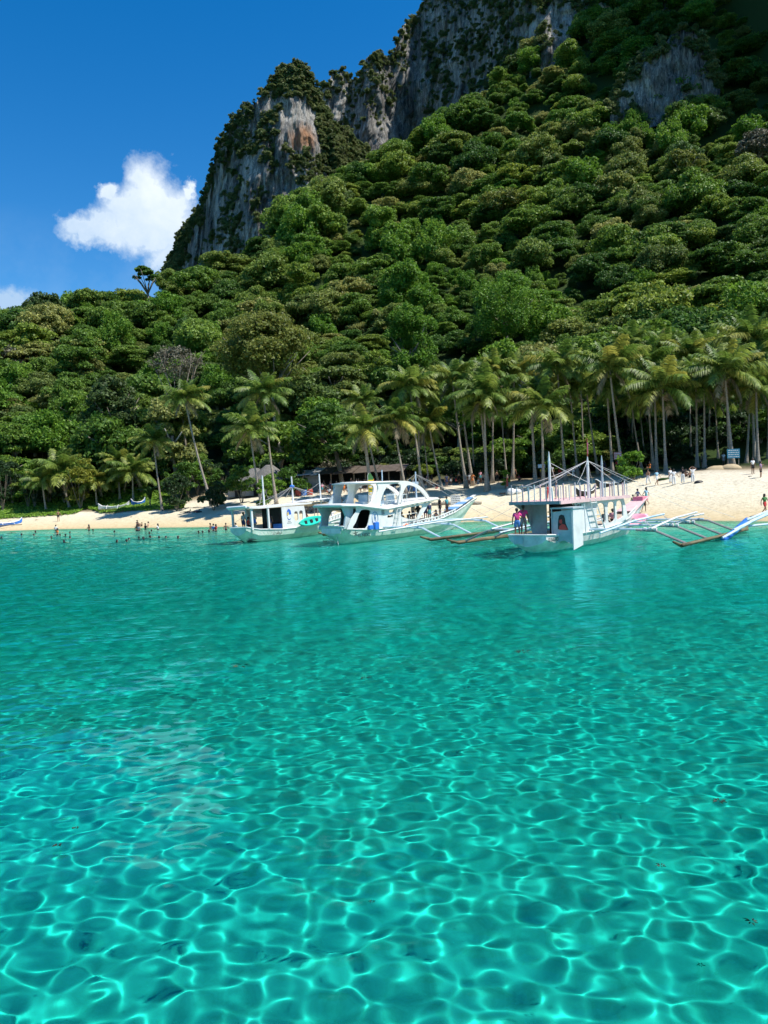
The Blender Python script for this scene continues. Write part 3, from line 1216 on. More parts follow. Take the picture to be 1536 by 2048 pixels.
def palm(label, crown, base, Y, size=1.0, thick=1.0, dead=2, seed=0, dY=0.0, bow=0.0):
    rg = random.Random(seed * 31 + 5)
    c = at(crown[0], crown[1], Y + dY)
    bx = at(base[0], base[1], Y).x
    b = Vector((bx, Y, gz(bx, Y) - 0.3))
    root = empty('coconut_palm', b)
    tag(root, label, 'palm tree', 'coconut palms along the beach')
    top = c - b
    pts, rad = [], []
    for i in range(13):
        t_ = i / 12
        p = Vector((top.x * t_ + (bow + 0.07 * top.x) * math.sin(math.pi * t_), top.y * t_, top.z * t_))
        pts.append(p)
        rad.append((0.27 * math.exp(-t_ * 9) + 0.165 - 0.05 * t_) * thick)
    tm = MB().tube(pts, rad, 8)
    tm.build('trunk', PALM_BARK, root, True)
    nf = 27
    for k in range(nf):
        t_ = (k + .5) / nf
        cls = 0 if t_ < .16 else 1 if t_ < .42 else 2 if t_ < .66 else 3 if t_ < .88 else 4
        m_ = FR[cls]
        if k >= nf - dead:
            m_ = FRD[0]
        if k == 6 and dead > 2:
            m_ = FRD[1]
        o = bpy.data.objects.new('frond', m_)
        link(o, root)
        o.location = top + Vector((0, 0, .15))
        a = k * 2.399 + rg.uniform(-.3, .3)
        o.rotation_euler = (rg.uniform(-.25, .25), rg.uniform(-.12, .12), a)
        s_ = size * rg.uniform(.85, 1.16)
        o.scale = (s_, s_, s_)
    if size > .7:
        o = link(bpy.data.objects.new('coconuts', NUTM), root)
        o.location = top
        o.scale = (size,) * 3
    return root


PALMS = [
    # left part
    ('tall coconut palm leaning left, alone in front of the dark wood on the left', (370, 800), (422, 948), 112, .95, 1, 3),
    ('slim coconut palm in the undergrowth left of the tall leaning palm', (307, 885), (322, 955), 113, .8, .8, 1),
    ('tallest coconut palm beside the thatched huts, thin pale trunk', (527, 790), (552, 975), 104, 1.0, .9, 2),
    ('shorter coconut palm with spreading crown left of the tallest one by the huts', (500, 862), (523, 975), 101, .95, .85, 3),
    ('low bushy coconut palm nearest the left edge of the beach vegetation', (84, 962), (92, 1000), 125, .8, 1, 1),
    ('large low coconut palm with dark leaning trunk behind the creeping green cover at left', (122, 945), (140, 1000), 126, 1.15, 1.1, 3),
    ('low coconut palm right behind the man in the white shirt at left', (190, 962), (194, 1003), 126, .85, 1, 1),
    ('low coconut palm over the beached white outrigger boat at left', (235, 925), (240, 996), 128, .85, .9, 2),
    ('drooping grey green coconut palm right of the beached outrigger boat', (265, 945), (266, 998), 126, 1.0, 1, 2),
    # centre
    ('coconut palm with thick dark trunk beside the yellow flag banner', (728, 862), (745, 965), 97, .95, 1.5, 3),
    ('coconut palm with ragged dead fronds above the bar roof', (724, 806), (762, 948), 104, .75, .8, 5),
    ('coconut palm with yellowing lower fronds leaning left over the bar', (788, 842), (814, 950), 98, .95, .9, 4),
    ('tall coconut palm with a dark green crown over the middle of the crowd', (820, 775), (846, 952), 100, 1.0, .9, 2),
    ('thin leaning coconut palm close behind the tall one over the crowd', (836, 800), (838, 950), 103, .8, .7, 1),
    ('coconut palm with drooping pale crown right of the crowd, strongly leaning left', (858, 848), (884, 945), 103, .85, .8, 2),
    ('small coconut palm hanging low behind the crowd', (848, 872), (858, 945), 108, .7, .7, 2),
    ('tall coconut palm with grey crown left of the white notice board', (905, 762), (932, 944), 104, .95, 1, 2),
    ('dark coconut palm rising behind the grey crowned palm by the notice board', (922, 790), (945, 940), 107, .8, 1, 1),
    ('coconut palm with golden green crown on a twin trunk, centre of the row', (968, 792), (972, 958), 97, 1.05, 1, 3),
    ('second trunk of the golden twin palms, crown just behind', (962, 820), (977, 955), 98, .8, .9, 2),
    ('coconut palm whose crown shows above the golden twin palms', (985, 745), (984, 945), 107, .9, .8, 2),
    ('slim coconut palm right of the golden twin palms', (1002, 815), (1013, 930), 110, .75, .7, 1),
    ('dark green coconut palm with tall straight trunk right of the twin palms', (1028, 752), (1024, 930), 109, 1.0, .9, 1),
    ('coconut palm with bright yellow green crown above the small blue sign', (1083, 815), (1086, 935), 95, 1.05, 1.0, 3),
    ('leaning trunked coconut palm just left of the bright crown over the blue sign', (1062, 800), (1070, 938), 98, .8, 1.1, 1),
    ('tall coconut palm with a wide dark crown right of the yellow green one', (1115, 738), (1130, 938), 98, 1.1, .9, 2),
    ('coconut palm leaning left behind the pink boat mast', (1140, 775), (1155, 930), 101, .85, .8, 2),
    ('thin coconut palm leaning left behind the central mast of the pink boat', (1172, 770), (1196, 928), 103, .8, .8, 1),
    ('big coconut palm with a broad crown and yellow stalks, right half of the row', (1220, 742), (1247, 942), 94, 1.15, 1.0, 2),
    ('straight coconut palm tucked under the big broad crowned palm', (1214, 775), (1225, 930), 98, .8, .95, 1),
    ('low crowned coconut palm with a slanting trunk behind the leafy bush', (1262, 800), (1284, 924), 102, .85, .75, 2),
    ('coconut palm with an orange tinted top rising between two broad crowns', (1292, 730), (1307, 932), 99, .95, .9, 3),
    ('thin coconut palm seen between the trunks right of the leafy bush', (1280, 820), (1292, 920), 108, .65, .6, 1),
    ('large arching coconut palm with yellow green lower fronds above the two walkers', (1325, 780), (1332, 942), 91, 1.15, .95, 3),
    ('straight coconut palm close behind the large arching one', (1310, 800), (1313, 936), 94, .7, 1.0, 1),
    ('coconut palm with a dark straight trunk left of the shaded bathers', (1392, 762), (1394, 936), 95, .95, .9, 2),
    ('pale trunked coconut palm right of the dark straight trunk', (1408, 770), (1409, 938), 93, .9, .85, 2),
    ('coconut palm with high back row crown above the shaded bathers', (1378, 715), (1382, 925), 106, .95, .7, 1),
    ('thin coconut palm leaning left of the blue notice board', (1430, 800), (1437, 926), 103, .7, .7, 1),
    ('big coconut palm with silvery arching fronds above the blue notice board', (1450, 748), (1467, 936), 89, 1.15, 1.0, 3),
    ('straight coconut palm just left behind the blue notice board', (1452, 770), (1458, 920), 95, .8, .8, 2),
    ('coconut palm with the highest crown near the right edge, spiky silvery fronds', (1500, 685), (1510, 925), 96, 1.2, 1, 3),
    ('coconut palm leaning right behind the woman in the white shirt', (1500, 782), (1492, 926), 96, .85, .9, 2),
    ('coconut palm with thick pale trunk near the right edge', (1512, 775), (1516, 930), 91, .9, 1.0, 2),
    ('coconut palm cut by the right edge of the view, high crown', (1540, 725), (1545, 930), 94, 1.15, 1, 2),
    ('dark trunked coconut palm at the far right edge, low crown', (1536, 800), (1536, 925), 99, .9, .8, 1),
    ('back row coconut palm peeping over the big broad crowned palm', (1262, 690), (1266, 920), 112, .85, .7, 1),
    ('back row coconut palm peeping out left of the high crowned ones at right', (1330, 700), (1334, 920), 112, .95, .7, 1),
    ('back row coconut palm between the orange tinted top and the silvery one', (1418, 700), (1420, 918), 109, .9, .7, 1),
    ('back row coconut palm behind the wide dark crown, mid row', (1160, 735), (1168, 925), 110, .85, .7, 1),
    ('back row coconut palm above the grey crowned palm', (940, 750), (948, 935), 113, .75, .6, 1),
]
for i, (lb, cr, ba, Y, sz, th, dd) in enumerate(PALMS):
    palm(lb, cr, ba, Y, sz, th, dd, i)

# ------------------------------------------------------------------ other plants near the beach
# one great round tree, a dry one, the crooked one on the ridge
def special_tree(px, py, Y, kind, var, scale, label, zs=1.0):
    p = at(px, py, Y)
    z = gz(p.x, Y)
    h = max((p.z - z), 2.0)
    return tree(kind, var, (p.x, Y, z - .4), scale, 0.7, label, zs=zs)


def custom_tree(name, label, px_top, py_top, px_b, Y, rad, h_leaf, n, lobes, m, seed, bare=False, low=-0.3, size=0.33, flat=.7, trunk_r=.4, sink=0.0):
    top = at(px_top, py_top, Y)
    bx = at(px_b, py_top, Y).x
    zb = gz(bx, Y)
    H = top.z - zb
    root = empty(name, (bx, Y, zb - .3 - sink))
    tag(root, label, 'tree')
    rng = np.random.default_rng(seed)
    P, d = crown_points(n, rad, h_leaf, lobes, rng, flat=flat, lobe_r=(0.18, 0.32), low=low)
    P[:, 0] += top.x - bx
    P[:, 2] += H - h_leaf
    c = link(bpy.data.objects.new('crown', leaf_mesh('crown', P, d, size, m, rng=rng)), root)
    mb = MB()
    rg = random.Random(seed)
    dx = top.x - bx
    fork = Vector((dx * .55, 0, H * .45))
    mb.tube([(0, 0, -1), (dx * .25, 0, H * .25), fork], trunk_r, 8, trunk_r * .7)
    for k in range(9):
        a = k * .7 + rg.uniform(-.2, .2)
        e_ = Vector((dx + math.cos(a) * rad * .75, math.sin(a) * rad * .7, H - h_leaf * rg.uniform(.25, .6)))
        mid = fork.lerp(e_, .5) + Vector((rg.uniform(-.5, .5), 0, rg.uniform(-.3, .8)))
        mb.tube([fork, mid, e_], trunk_r * .45, 6, .05)
        if bare:
            for q in range(5):
                e2 = e_ + Vector((rg.uniform(-1, 1), rg.uniform(-1, 1), rg.uniform(.2, 1.2))) * rad * .3
                mb.tube([e_.lerp(mid, rg.random() * .6), e2], .05, 4, .015)
    mb.build('trunk', BARK, root, True)
    return root


OLIVE = foliage_mat('olive_leaves', [(0, (0.13, 0.165, 0.026)), (1, (0.17, 0.19, 0.036))])
MIDG = foliage_mat('mid_green_leaves', [(0, (0.06, 0.13, 0.018)), (1, (0.095, 0.175, 0.024))])
DARKG = foliage_mat('dark_leaves', [(0, (0.030, 0.062, 0.020)), (1, (0.04, 0.08, 0.024))])
BROWNG = foliage_mat('brown_green_leaves', [(0, (0.055, 0.095, 0.026)), (1, (0.07, 0.11, 0.03))])
YELL = foliage_mat('yellow_leaves', [(0, (0.18, 0.21, 0.03)), (1, (0.24, 0.24, 0.03))])
custom_tree('broad_tree', 'huge rounded olive green tree with clumped foliage above the thatched huts', 530, 628, 545, 138, 10.5, 15, 28000, 64, OLIVE, 3, low=-.5, size=.25)
custom_tree('bare_tree', 'half bare grey tree with thin branches above the tall leaning palm', 352, 690, 365, 134, 5.2, 8, 3400, 34, LEAF_GREY, 4, bare=True, size=.17, trunk_r=.2)
custom_tree('crooked_tree', 'crooked tree with flat tufts of foliage standing alone on the left skyline', 287, 530, 300, 246, 5.0, 6.0, 2600, 12, MIDG, 6, size=.4, flat=.35, trunk_r=.5)
custom_tree('dark_tree', 'dark brownish green tree standing on the lower left slope', 225, 750, 225, 137, 6.2, 13, 9000, 44, BROWNG, 7, low=-.7, size=.3)
custom_tree('broad_tree', 'large tree with leafy hanging branches shading the beach bar roof', 655, 800, 680, 117, 6.5, 11, 9000, 34, MIDG, 8, low=-.7, size=.34)
custom_tree('pale_tree', 'bright yellow green tree high in the middle of the slope', 790, 445, 790, 262, 6.5, 9, 5200, 30, LEAF_LIME, 9, low=-.4, size=.4)
custom_tree('yellow_tree', 'small golden yellow tree below the foot of the rock pillar', 566, 487, 566, 277, 3.4, 5, 1500, 12, YELL, 10, size=.4)
custom_tree('vine_tree', 'tall tree draped in bright hanging vines behind the middle palms', 815, 605, 815, 158, 6.0, 15, 19000, 44, LEAF_LIME, 12, low=-.9, flat=1.2, size=.2)
custom_tree('vine_tree', 'wide bright green mass of vines over a tree right of the middle', 1010, 545, 1010, 172, 9.5, 17, 30000, 60, LEAF_LIME, 13, low=-.9, flat=1.0, size=.2)
custom_tree('broad_tree', 'pale olive rounded tree with white limbs showing, centre of the slope', 1010, 380, 1010, 262, 10.0, 11, 9000, 60, OLIVE, 14, size=.4)
#custom_tree('dark_tree', 'tall dark spreading tree with pale trunk on the shaded slope upper right', 1470, 130, 1475, 262, 9.0, 12, 13000, 50, DARKG, 15, size=.36, trunk_r=.3)
custom_tree('broad_tree', 'grey leaved rounded tree at the right edge of the slope', 1510, 262, 1510, 240, 7.0, 9, 6000, 45, LEAF_GREY, 16, low=-.6, size=.36)
custom_tree('broad_tree', 'yellow green rounded tree in the sun on the right slope', 1370, 300, 1370, 240, 8.0, 12, 8000, 40, OLIVE, 17, low=-.6, size=.38)
custom_tree('skyline_tree', 'tall dark tree with a round head at the left end of the skyline', 88, 586, 92, 232, 8.0, 12, 7000, 40, BROWNG, 18, low=-.6, size=.4)

SHRUB = {}


def shrub(label, px, py_top, px_b, Y, w, m, kind='round', seed=0, name='leafy_shrub', n=1600, group=None):
    top = at(px, py_top, Y)
    zb = gz(top.x, Y)
    H = max(top.z - zb, .8) if py_top > 0 else -py_top
    rng = np.random.default_rng(seed + 500)
    P, d = crown_points(n, w, H, 14, rng, lobe_r=(0.24, 0.42), low=-.8, flat=.8)
    P[:, 2] = np.maximum(P[:, 2], .05)
    root = empty(name, (top.x, Y, zb - .05))
    tag(root, label, 'shrub', group)
    link(bpy.data.objects.new('foliage', leaf_mesh('foliage', P, d, .2, m, rng=rng)), root)
    mb = MB()
    for k in range(5):
        a = k * 1.26
        mb.tube([(0, 0, -.2), (math.cos(a) * w * .3, math.sin(a) * w * .3, H * .4), (math.cos(a) * w * .5, math.sin(a) * w * .5, H * .7)], .05, 5, .02)
    mb.build('stem', BARK, root)
    return root


G_SH = 'shrubs at the edge of the sand'
shrub('bright green leafy bush in the sun between two palm trunks behind the pink boat', 1264, 905, 1264, 88, 2.0, LEAF_LIME, seed=1)
shrub('small round bright shrub standing by itself on the sand by the stone wall', 524, 955, 524, 99, 1.15, LEAF_LIME, seed=2)
shrub('tiny green sapling alone on the sand right of the notice board', 1010, 938, 1010, 97, .6, LEAF_LIME, seed=3, n=300)
k = 0
lab = [('low dark green shrub at the wood edge', DARKG), ('mid green leafy shrub at the wood edge', MIDG), ('bright green shrub at the wood edge', LEAF_LIME)]
for px in list(range(0, 620, 22)) + list(range(630, 1580, 24)) + list(range(860, 1600, 22)) + list(range(1150, 1620, 20)):
    k += 1
    rg = random.Random(k)
    if 150 < px < 330:
        Y = rg.uniform(129, 134)
    elif px < 340:
        Y = rg.uniform(128, 133)
    elif px < 480:
        Y = rg.uniform(121, 127)
    elif px < 620:
        Y = rg.uniform(117, 122)
    elif px < 850:
        Y = rg.uniform(124, 128)
    else:
        Y = rg.uniform(113, 126) - (px - 850) * .016
    q = rg.choice([0, 0, 1, 1, 2] if px < 600 else [0, 0, 0, 1])
    up = rg.uniform(905, 950) if px < 620 else -rg.uniform(2.2, 4.2)
    shrub(lab[q][0], px + rg.uniform(-8, 8), up, px, Y, rg.uniform(1.6, 2.9), lab[q][1], seed=k, group=('dark', 'mid green', 'bright green')[q] + ' shrubs along the wood edge', n=1300)
shrub('golden green shrub rising behind the low palms at left', 155, 908, 155, 124, 3.2, YELL, seed=77, n=2200)
shrub('dense rounded shrub on the sand bank right of the low palms', 425, 960, 425, 107, 2.4, DARKG, seed=78, n=2200)
shrub('leafy shrub hiding the foot of the thatched huts', 480, 930, 480, 110, 2.6, MIDG, seed=79, n=2200)
shrub('broad bright shrub left of the stone wall under the palms', 590, 920, 590, 112, 2.7, MIDG, seed=80, n=2200)
shrub('leafy shrub in front of the thatched hut roof', 545, 948, 545, 109, 2.0, LEAF_LIME, seed=81, n=1800)
shrub('dark leafy shrub left of the rounded one on the sand bank', 350, 950, 350, 112, 2.6, DARKG, seed=82, n=2200)

# bananas behind the sand bank
BAN = foliage_mat('banana_leaves', [(0, (0.07, 0.14, 0.035)), (1, (0.11, 0.19, 0.05))], trans=.3, rough=.4)


def banana_leaf(seed):
    rg = random.Random(seed)
    V, Fc = [], []
    n = 7
    p = Vector((0, 0, 0))
    e0 = rg.uniform(70, 85)
    for i in range(n + 1):
        t_ = i / n
        a = R(e0 - 95 * t_ ** 1.3)
        w = .30 * math.sin(math.pi * min(1, .08 + t_ * .92)) ** .6
        V += [p + Vector((0, -w, -.06)), p + Vector((0, 0, .03)), p + Vector((0, w, -.06))]
        p = p + Vector((math.cos(a), 0, math.sin(a))) * .34
    for i in range(n):
        b_ = 3 * i
        Fc += [(b_, b_ + 3, b_ + 4, b_ + 1), (b_ + 1, b_ + 4, b_ + 5, b_ + 2)]
    me = bpy.data.meshes.new('leaf')
    me.from_pydata([tuple(v) for v in V], [], Fc)
    me.materials.append(BAN)
    return me


BL = [banana_leaf(i) for i in range(3)]
for i, (px, Y, lb) in enumerate([(300, 117, 'banana plant with broad leaves left of the tall leaning palm foot'), (345, 119, 'banana plant half hidden behind the sand bank shrubs'),
                                 (368, 116, 'banana plant with upright blue green leaves right of the other two')]):
    b = standing(px, Y)
    root = empty('banana_plant', b)
    tag(root, lb, 'banana plant')
    MB().tube([(0, 0, -.2), (0, 0, 1.6)], .14, 7, .1).build('stem', mat('banana_stem', (.16, .20, .07), .6), root)
    for k in range(9):
        o = link(bpy.data.objects.new('leaf', BL[k % 3]), root)
        o.location = (0, 0, 1.5)
        o.rotation_euler = (0, 0, k * 2.4)
        o.scale = (1.15,) * 3

# creeping beach vine on the left
def creeping():
    n = 34000
    rng = np.random.default_rng(3)
    px = rng.uniform(-90, 372, n)
    x = (px - 768) / F * 120
    base = shore(x)
    s0 = np.interp(px, [-90, 0, 150, 172, 200, 330, 372], [8.8, 9.0, 11.0, 16, 11.4, 11.8, 13.5]) + rng.normal(0, .35, n)
    s1 = 25
    s = s0 + (s1 - s0) * rng.random(n) ** 1.2
    yv = base + s
    xv = x * (yv / 120)
    yv = shore(xv) + s
    keep_ = rng.random(n) < np.clip((s - s0) * 1.5 + .25, 0, 1)
    xv, yv = xv[keep_], yv[keep_]
    P = np.stack([xv, yv, ground(xv, yv)], -1)
    hump = fbm(P * np.array([.5, .5, 0]), 3)
    P[:, 2] += .12 + .22 * np.abs(hump) + rng.uniform(0, .18, len(P))
    return leaf_mesh('beach_vine', P, np.tile([0, -.35, 1.0], (len(P), 1)), .17, foliage_mat('beach_vine_leaves', [(0, (.14, .25, .025)), (1, (.17, .28, .03))]), tilt=.45, aspect=.9, rng=rng)


tag(link(bpy.data.objects.new('creeping_vine', creeping())), kind='stuff')

# ------------------------------------------------------------------ boats
WHITE = mat('white_paint', (0.64, 0.64, 0.60), 0.4, 0.05, 1.1, col2=(0.80, 0.81, 0.79), bump=0.1, bscale=3)
CREAM = mat('cream_paint', (0.74, 0.73, 0.68), 0.45, 0.10, 1.2)
WORN = mat('worn_white_paint', (0.62, 0.62, 0.58), 0.6, 0.25, 1.6, col2=(0.80, 0.80, 0.76))
HULLG = mat('hull_paint_green_reflection', (0.42, 0.58, 0.47), 0.45, 0.10, 1.3, col2=(0.62, 0.74, 0.64), bump=.15, bscale=2)  # white hull with the water's green reflections put into its colour
HULLP = mat('pale_grey_hull_paint', (0.60, 0.62, 0.56), 0.5, 0.18, 1.0)
PINK = mat('faded_pink_paint', (0.74, 0.50, 0.48), 0.5, 0.12, 2.0)
HOTPINK = mat('bright_pink_plastic', (0.85, 0.20, 0.30), 0.35, 0.05, 2.0)
PALEPINK = mat('kayak_pink_plastic', (0.86, 0.33, 0.42), 0.35, 0.05, 2.0)
DARK = mat('interior_shade', (0.02, 0.022, 0.025), 0.8, 0.3)  # near-black stands for the shade inside cabins, bar and huts
BLACKP = mat('black_paint', (0.015, 0.015, 0.015), 0.5, 0.2)
BLUEP = mat('blue_paint', (0.03, 0.18, 0.62), 0.4, 0.15, 2.0)
SKYB = mat('pale_blue_paint', (0.42, 0.62, 0.78), 0.45, 0.15, 1.2, col2=(0.7, 0.78, 0.82))
TEAL = mat('turquoise_plastic', (0.02, 0.55, 0.42), 0.35, 0.05)
GREYP = mat('grey_paint', (0.30, 0.31, 0.32), 0.5, 0.15)
SHADEGR = mat('blue_grey_paint_and_shade', (0.42, 0.50, 0.52), 0.5, 0.12)  # shaded sides of white paint coloured blue grey; also some posts, a mast
RUST = mat('rusty_red_paint', (0.38, 0.06, 0.04), 0.6, 0.2)
BAMB = mat('weathered_bamboo', (0.06, 0.05, 0.02), 0.7, 0.4, 1.0, col2=(0.22, 0.18, 0.09), stretch=(0.5, 3, 3))
GREYWOOD = mat('grey_outrigger_wood', (0.28, 0.27, 0.26), 0.7, 0.25, 1.5)
ROPE = mat('rope', (0.35, 0.34, 0.32), 0.8)
WROPE = mat('white_rope', (0.62, 0.62, 0.60), 0.8)
PLANK = mat('deck_wood', (0.45, 0.36, 0.26), 0.7, 0.25, 2.0)
ORANGE = mat('orange_vest', (0.75, 0.16, 0.05), 0.6)
TARP = mat('white_tarpaulin', (0.72, 0.73, 0.74), 0.5, 0.08, 1.0)


class Boat:
    def __init__(self, name, label, origin, heading, roll=0.0, cat='outrigger boat'):
        self.o = Vector(origin)
        self.h = R(heading)
        self.root = empty(name, origin, self.h)
        self.root.rotation_euler = (R(roll), 0, self.h)
        tag(self.root, label, cat)
        self.f = Vector((math.cos(self.h), math.sin(self.h), 0))
        self.p = Vector((-math.sin(self.h), math.cos(self.h), 0))

    def on(self, px, py, c):
        """(forward, height) of a photograph pixel on the lengthwise plane c metres to port"""
        d = ray(px, py)
        q = self.o + self.p * c - Vector((0, 0, CAMZ))
        k = q.dot(self.p) / d.dot(self.p)
        w = Vector((0, 0, CAMZ)) + d * k - self.o
        return w.dot(self.f), w.z

    def across(self, px, py, s):
        """(port, height) on the crosswise plane s metres forward"""
        d = ray(px, py)
        q = self.o + self.f * s - Vector((0, 0, CAMZ))
        k = q.dot(self.f) / d.dot(self.f)
        w = Vector((0, 0, CAMZ)) + d * k - self.o
        return w.dot(self.p), w.z

    def world(self, s, c, z):
        return self.o + self.f * s + self.p * c + Vector((0, 0, z))


def hull(root, st, m, rail_m, bottom_m=None, deck_m=PLANK, wl=0.12, name='hull'):
    """st: stations (forward, half beam, keel height, sheer height, flare)"""
    rings = []
    for s, b, k, h, fl in st:
        zs = [k, k + (h - k) * .30, k + (h - k) * .62, h]
        bs = [b * .12, b * (1 - fl) * .78, b * (1 - fl * .35), b]
        rings.append([(s, -bs[3], zs[3]), (s, -bs[2], zs[2]), (s, -bs[1], zs[1]), (s, -bs[0], zs[0]), (s, bs[0], zs[0]), (s, bs[1], zs[1]), (s, bs[2], zs[2]), (s, bs[3], zs[3])])
    mb = MB().loft(rings, cap=False, closed=False)
    mb.f.append(tuple(range(8)))
    h = mb.build(name, m, root, False)
    mb = MB()
    for sgn in (-1, 1):
        mb.tube([(s, sgn * b, z) for s, b, k, z, fl in st], .055, 6)
    mb.tube([(st[0][0], -st[0][1], st[0][3]), (st[0][0], st[0][1], st[0][3])], .05, 6)
    mb.build('gunwale', rail_m, root)
    V, Fc = [], []
    for s, b, k, z, fl in st:
        V += [(s, -b * .97, z - .16), (s, b * .97, z - .16)]
    for i in range(len(st) - 1):
        Fc.append((2 * i, 2 * i + 2, 2 * i + 3, 2 * i + 1))
    MB().add(V, Fc).build('deck', deck_m, root)
    return h


def lettering(root, text, loc, rot, size, m, parent=None, shear=0.0, depth=.004):
    cu = bpy.data.curves.new('lettering', 'FONT')
    cu.body = text
    cu.size = size
    cu.shear = shear
    cu.extrude = depth
    cu.align_x = 'CENTER'
    tmp = bpy.data.objects.new('tmp_text', cu)
    COL.objects.link(tmp)
    dg = bpy.context.evaluated_depsgraph_get()
    me_ = bpy.data.meshes.new_from_object(tmp.evaluated_get(dg))
    bpy.data.objects.remove(tmp)
    bpy.data.curves.remove(cu)
    me_.materials.clear()
    me_.materials.append(m)
    me_.name = 'lettering'
    o = link(bpy.data.objects.new('lettering', me_), parent or root)
    o.location = loc
    o.rotation_euler = rot
    return o


def rope(mb, a, b, sag=.04, r=.014):
    a, b = Vector(a), Vector(b)
    mb.tube([a, a.lerp(b, .5) + Vector((0, 0, -sag * (b - a).length)), b], r, 4)


def kayak(label, parent_name, loc, rot, m, group=None, spots_m=BLACKP, L=3.3, w=.36):
    rings = []
    for i in range(11):
        t_ = i / 10
        s = -L / 2 + L * t_
        b = w * max(.05, math.sin(math.pi * (t_ * .94 + .03))) ** .6
        up = .22 * abs(2 * t_ - 1) ** 2.5
        rings.append([(s, -b, .12 + up), (s, -b * .8, -.04 + up), (s, 0, -.13 + up), (s, b * .8, -.04 + up), (s, b, .12 + up), (s, b * .75, .16 + up), (s, b * .35, .05 + up * 1.3),
                      (s, -b * .35, .05 + up * 1.3), (s, -b * .75, .16 + up)])
    o = MB().loft(rings).build('kayak', m, None, True)
    o.location = loc
    o.rotation_euler = rot
    tag(o, label, 'kayak', group)
    mb = MB()
    for k in (-.7, .1, .85):
        mb.box((k - .16, -.14, .085), (k + .16, .14, .125))
    mb.build('seat_pad', spots_m, o)
    return o


def outrigger(bt, side, s0, s1, off, beams, long_poles, zf=.12, r=.12, m=BAMB, arm_m=GREYWOOD, pole_m=SKYB, z_b=.95, knuckle=None, reach=.72, bend_tip=.35):
    """the float, its arms and the poles along them; side -1 is starboard"""
    c = side * off
    rt = bt.root
    mb = MB()
    mb.tube([(s0 - 1.1, c, zf + bend_tip), (s0 + .2, c, zf + .05), ((s0 + s1) / 2, c, zf), (s1, c, zf + .02), (s1 + 1, c, zf + .3)], [r * .6, r, r, r, r * .5], 8)
    mb.tube([(s0 - .3, c + side * .2, zf + .1), (s1 - .4, c + side * .2, zf + .02)], r * .8, 7)
    mb.build('float', m, rt, True)
    for s in beams:
        b1 = MB()
        b1.tube([(s, 0, z_b), (s, c * reach, z_b + .02)], .07, 6)
        b1.build('cross_beam', pole_m, rt)
        b2 = MB()
        b2.tube([(s - .05, c * (reach - .12), z_b - .02), (s, c * (reach + .04), z_b - .08), (s, c, zf + .1)], .075, 6)
        b2.build('outrigger_arm', arm_m, rt)
    for q, (cc, a, b, z0, z1) in enumerate(long_poles):
        MB().tube([(a, side * cc, z0), ((a + b) / 2, side * cc, (z0 + z1) / 2 + .12), (b, side * cc, z1)], .065, 6).build('outrigger_pole', WHITE if q % 2 == 0 else pole_m, rt)


def plate_y(c):
    return lambda a, b, y: (a, c + y, b)


# ---- middle boat -------------------------------------------------------------
b2 = Boat('outrigger_boat', 'large white double deck outrigger boat with arched upper frame', (-3.25, 55.3, 0), 53)
rt = b2.root
st = [(-.9, 1.02, .62, 1.28, .1), (-.3, 1.08, .15, 1.12, .15), (.4, 1.15, -.25, 1.0, .2), (3, 1.4, -.42, .86, .25), (6, 1.5, -.45, .84, .25), (9, 1.42, -.42, .95, .3), (12, 1.1, -.35, 1.18, .4),
      (14.5, .72, -.1, 1.5, .5), (16.6, .42, .6, 1.95, .5), (18.3, .26, 1.75, 2.42, .3), (19.4, .18, 2.45, 2.66, .2)]
h_ = hull(rt, st, HULLG, WORN)
mb = MB()
mb.box((-.93, -.88, .78), (-.905, .10, 1.12))
mb.box((-.93, .14, .78), (-.905, .9, 1.12))
mb.build('transom_panel', WHITE, h_)
# painted bow planks, blue and white
mb, mbw = MB(), MB()
for i in range(6):
    s0 = 15.0 + i * .72
    w_ = .62 - i * .085
    z_ = 1.80 + i * .19
    (mb if i % 2 == 0 else mbw).add([(s0, -w_, z_), (s0 + .7, -w_ * .9, z_ + .18), (s0 + .7, w_ * .9, z_ + .18), (s0, w_, z_), (s0, -w_, z_ - .05), (s0 + .7, -w_ * .9, z_ + .13), (s0 + .7, w_ * .9, z_ + .13), (s0, w_, z_ - .05)],
                                    [(0, 1, 2, 3), (7, 6, 5, 4), (0, 4, 5, 1), (3, 2, 6, 7), (0, 3, 7, 4), (1, 5, 6, 2)])
mb.build('bow_plank', mat('bow_stripe_blue', (.16, .34, .60), .5), rt)
mbw.build('bow_plank', WHITE, rt)
Z2 = lambda zx, zy, c=-1.38: b2.on(640 + zx / 4.8, 940 + zy / 4.8, c)
# lower cabin side, openings between the slanted pillars
low_out = [Z2(345, 352), Z2(620, 385), Z2(760, 362), Z2(900, 335), Z2(1090, 300), Z2(1040, 330), Z2(1000, 400), Z2(955, 470), Z2(860, 508), Z2(760, 548), Z2(700, 566), Z2(560, 576), Z2(435, 575), Z2(262, 570), Z2(300, 470), Z2(352, 392)]
low_hole = catmull([(*Z2(395, 388), 0), (*Z2(480, 388), 0), (*Z2(478, 440), 0), (*Z2(440, 560), 0), (*Z2(320, 560), 0), (*Z2(345, 500), 0)], 4)
low_hole2 = catmull([(*Z2(800, 375), 0), (*Z2(900, 352), 0), (*Z2(982, 342), 0), (*Z2(960, 400), 0), (*Z2(925, 465), 0), (*Z2(860, 470), 0), (*Z2(780, 440), 0)], 4)
win1 = [Z2(665, 385), Z2(715, 378), Z2(715, 402), Z2(665, 410)]
win2 = [Z2(648, 436), Z2(700, 428), Z2(700, 452), Z2(648, 458)]
for c, nm in ((-1.38, 'starboard'), (1.30, 'port')):
    MB().panel(low_out, [low_hole, low_hole2, win1, win2], plate_y(c), 0, .07).build('cabin_side', WHITE, rt)
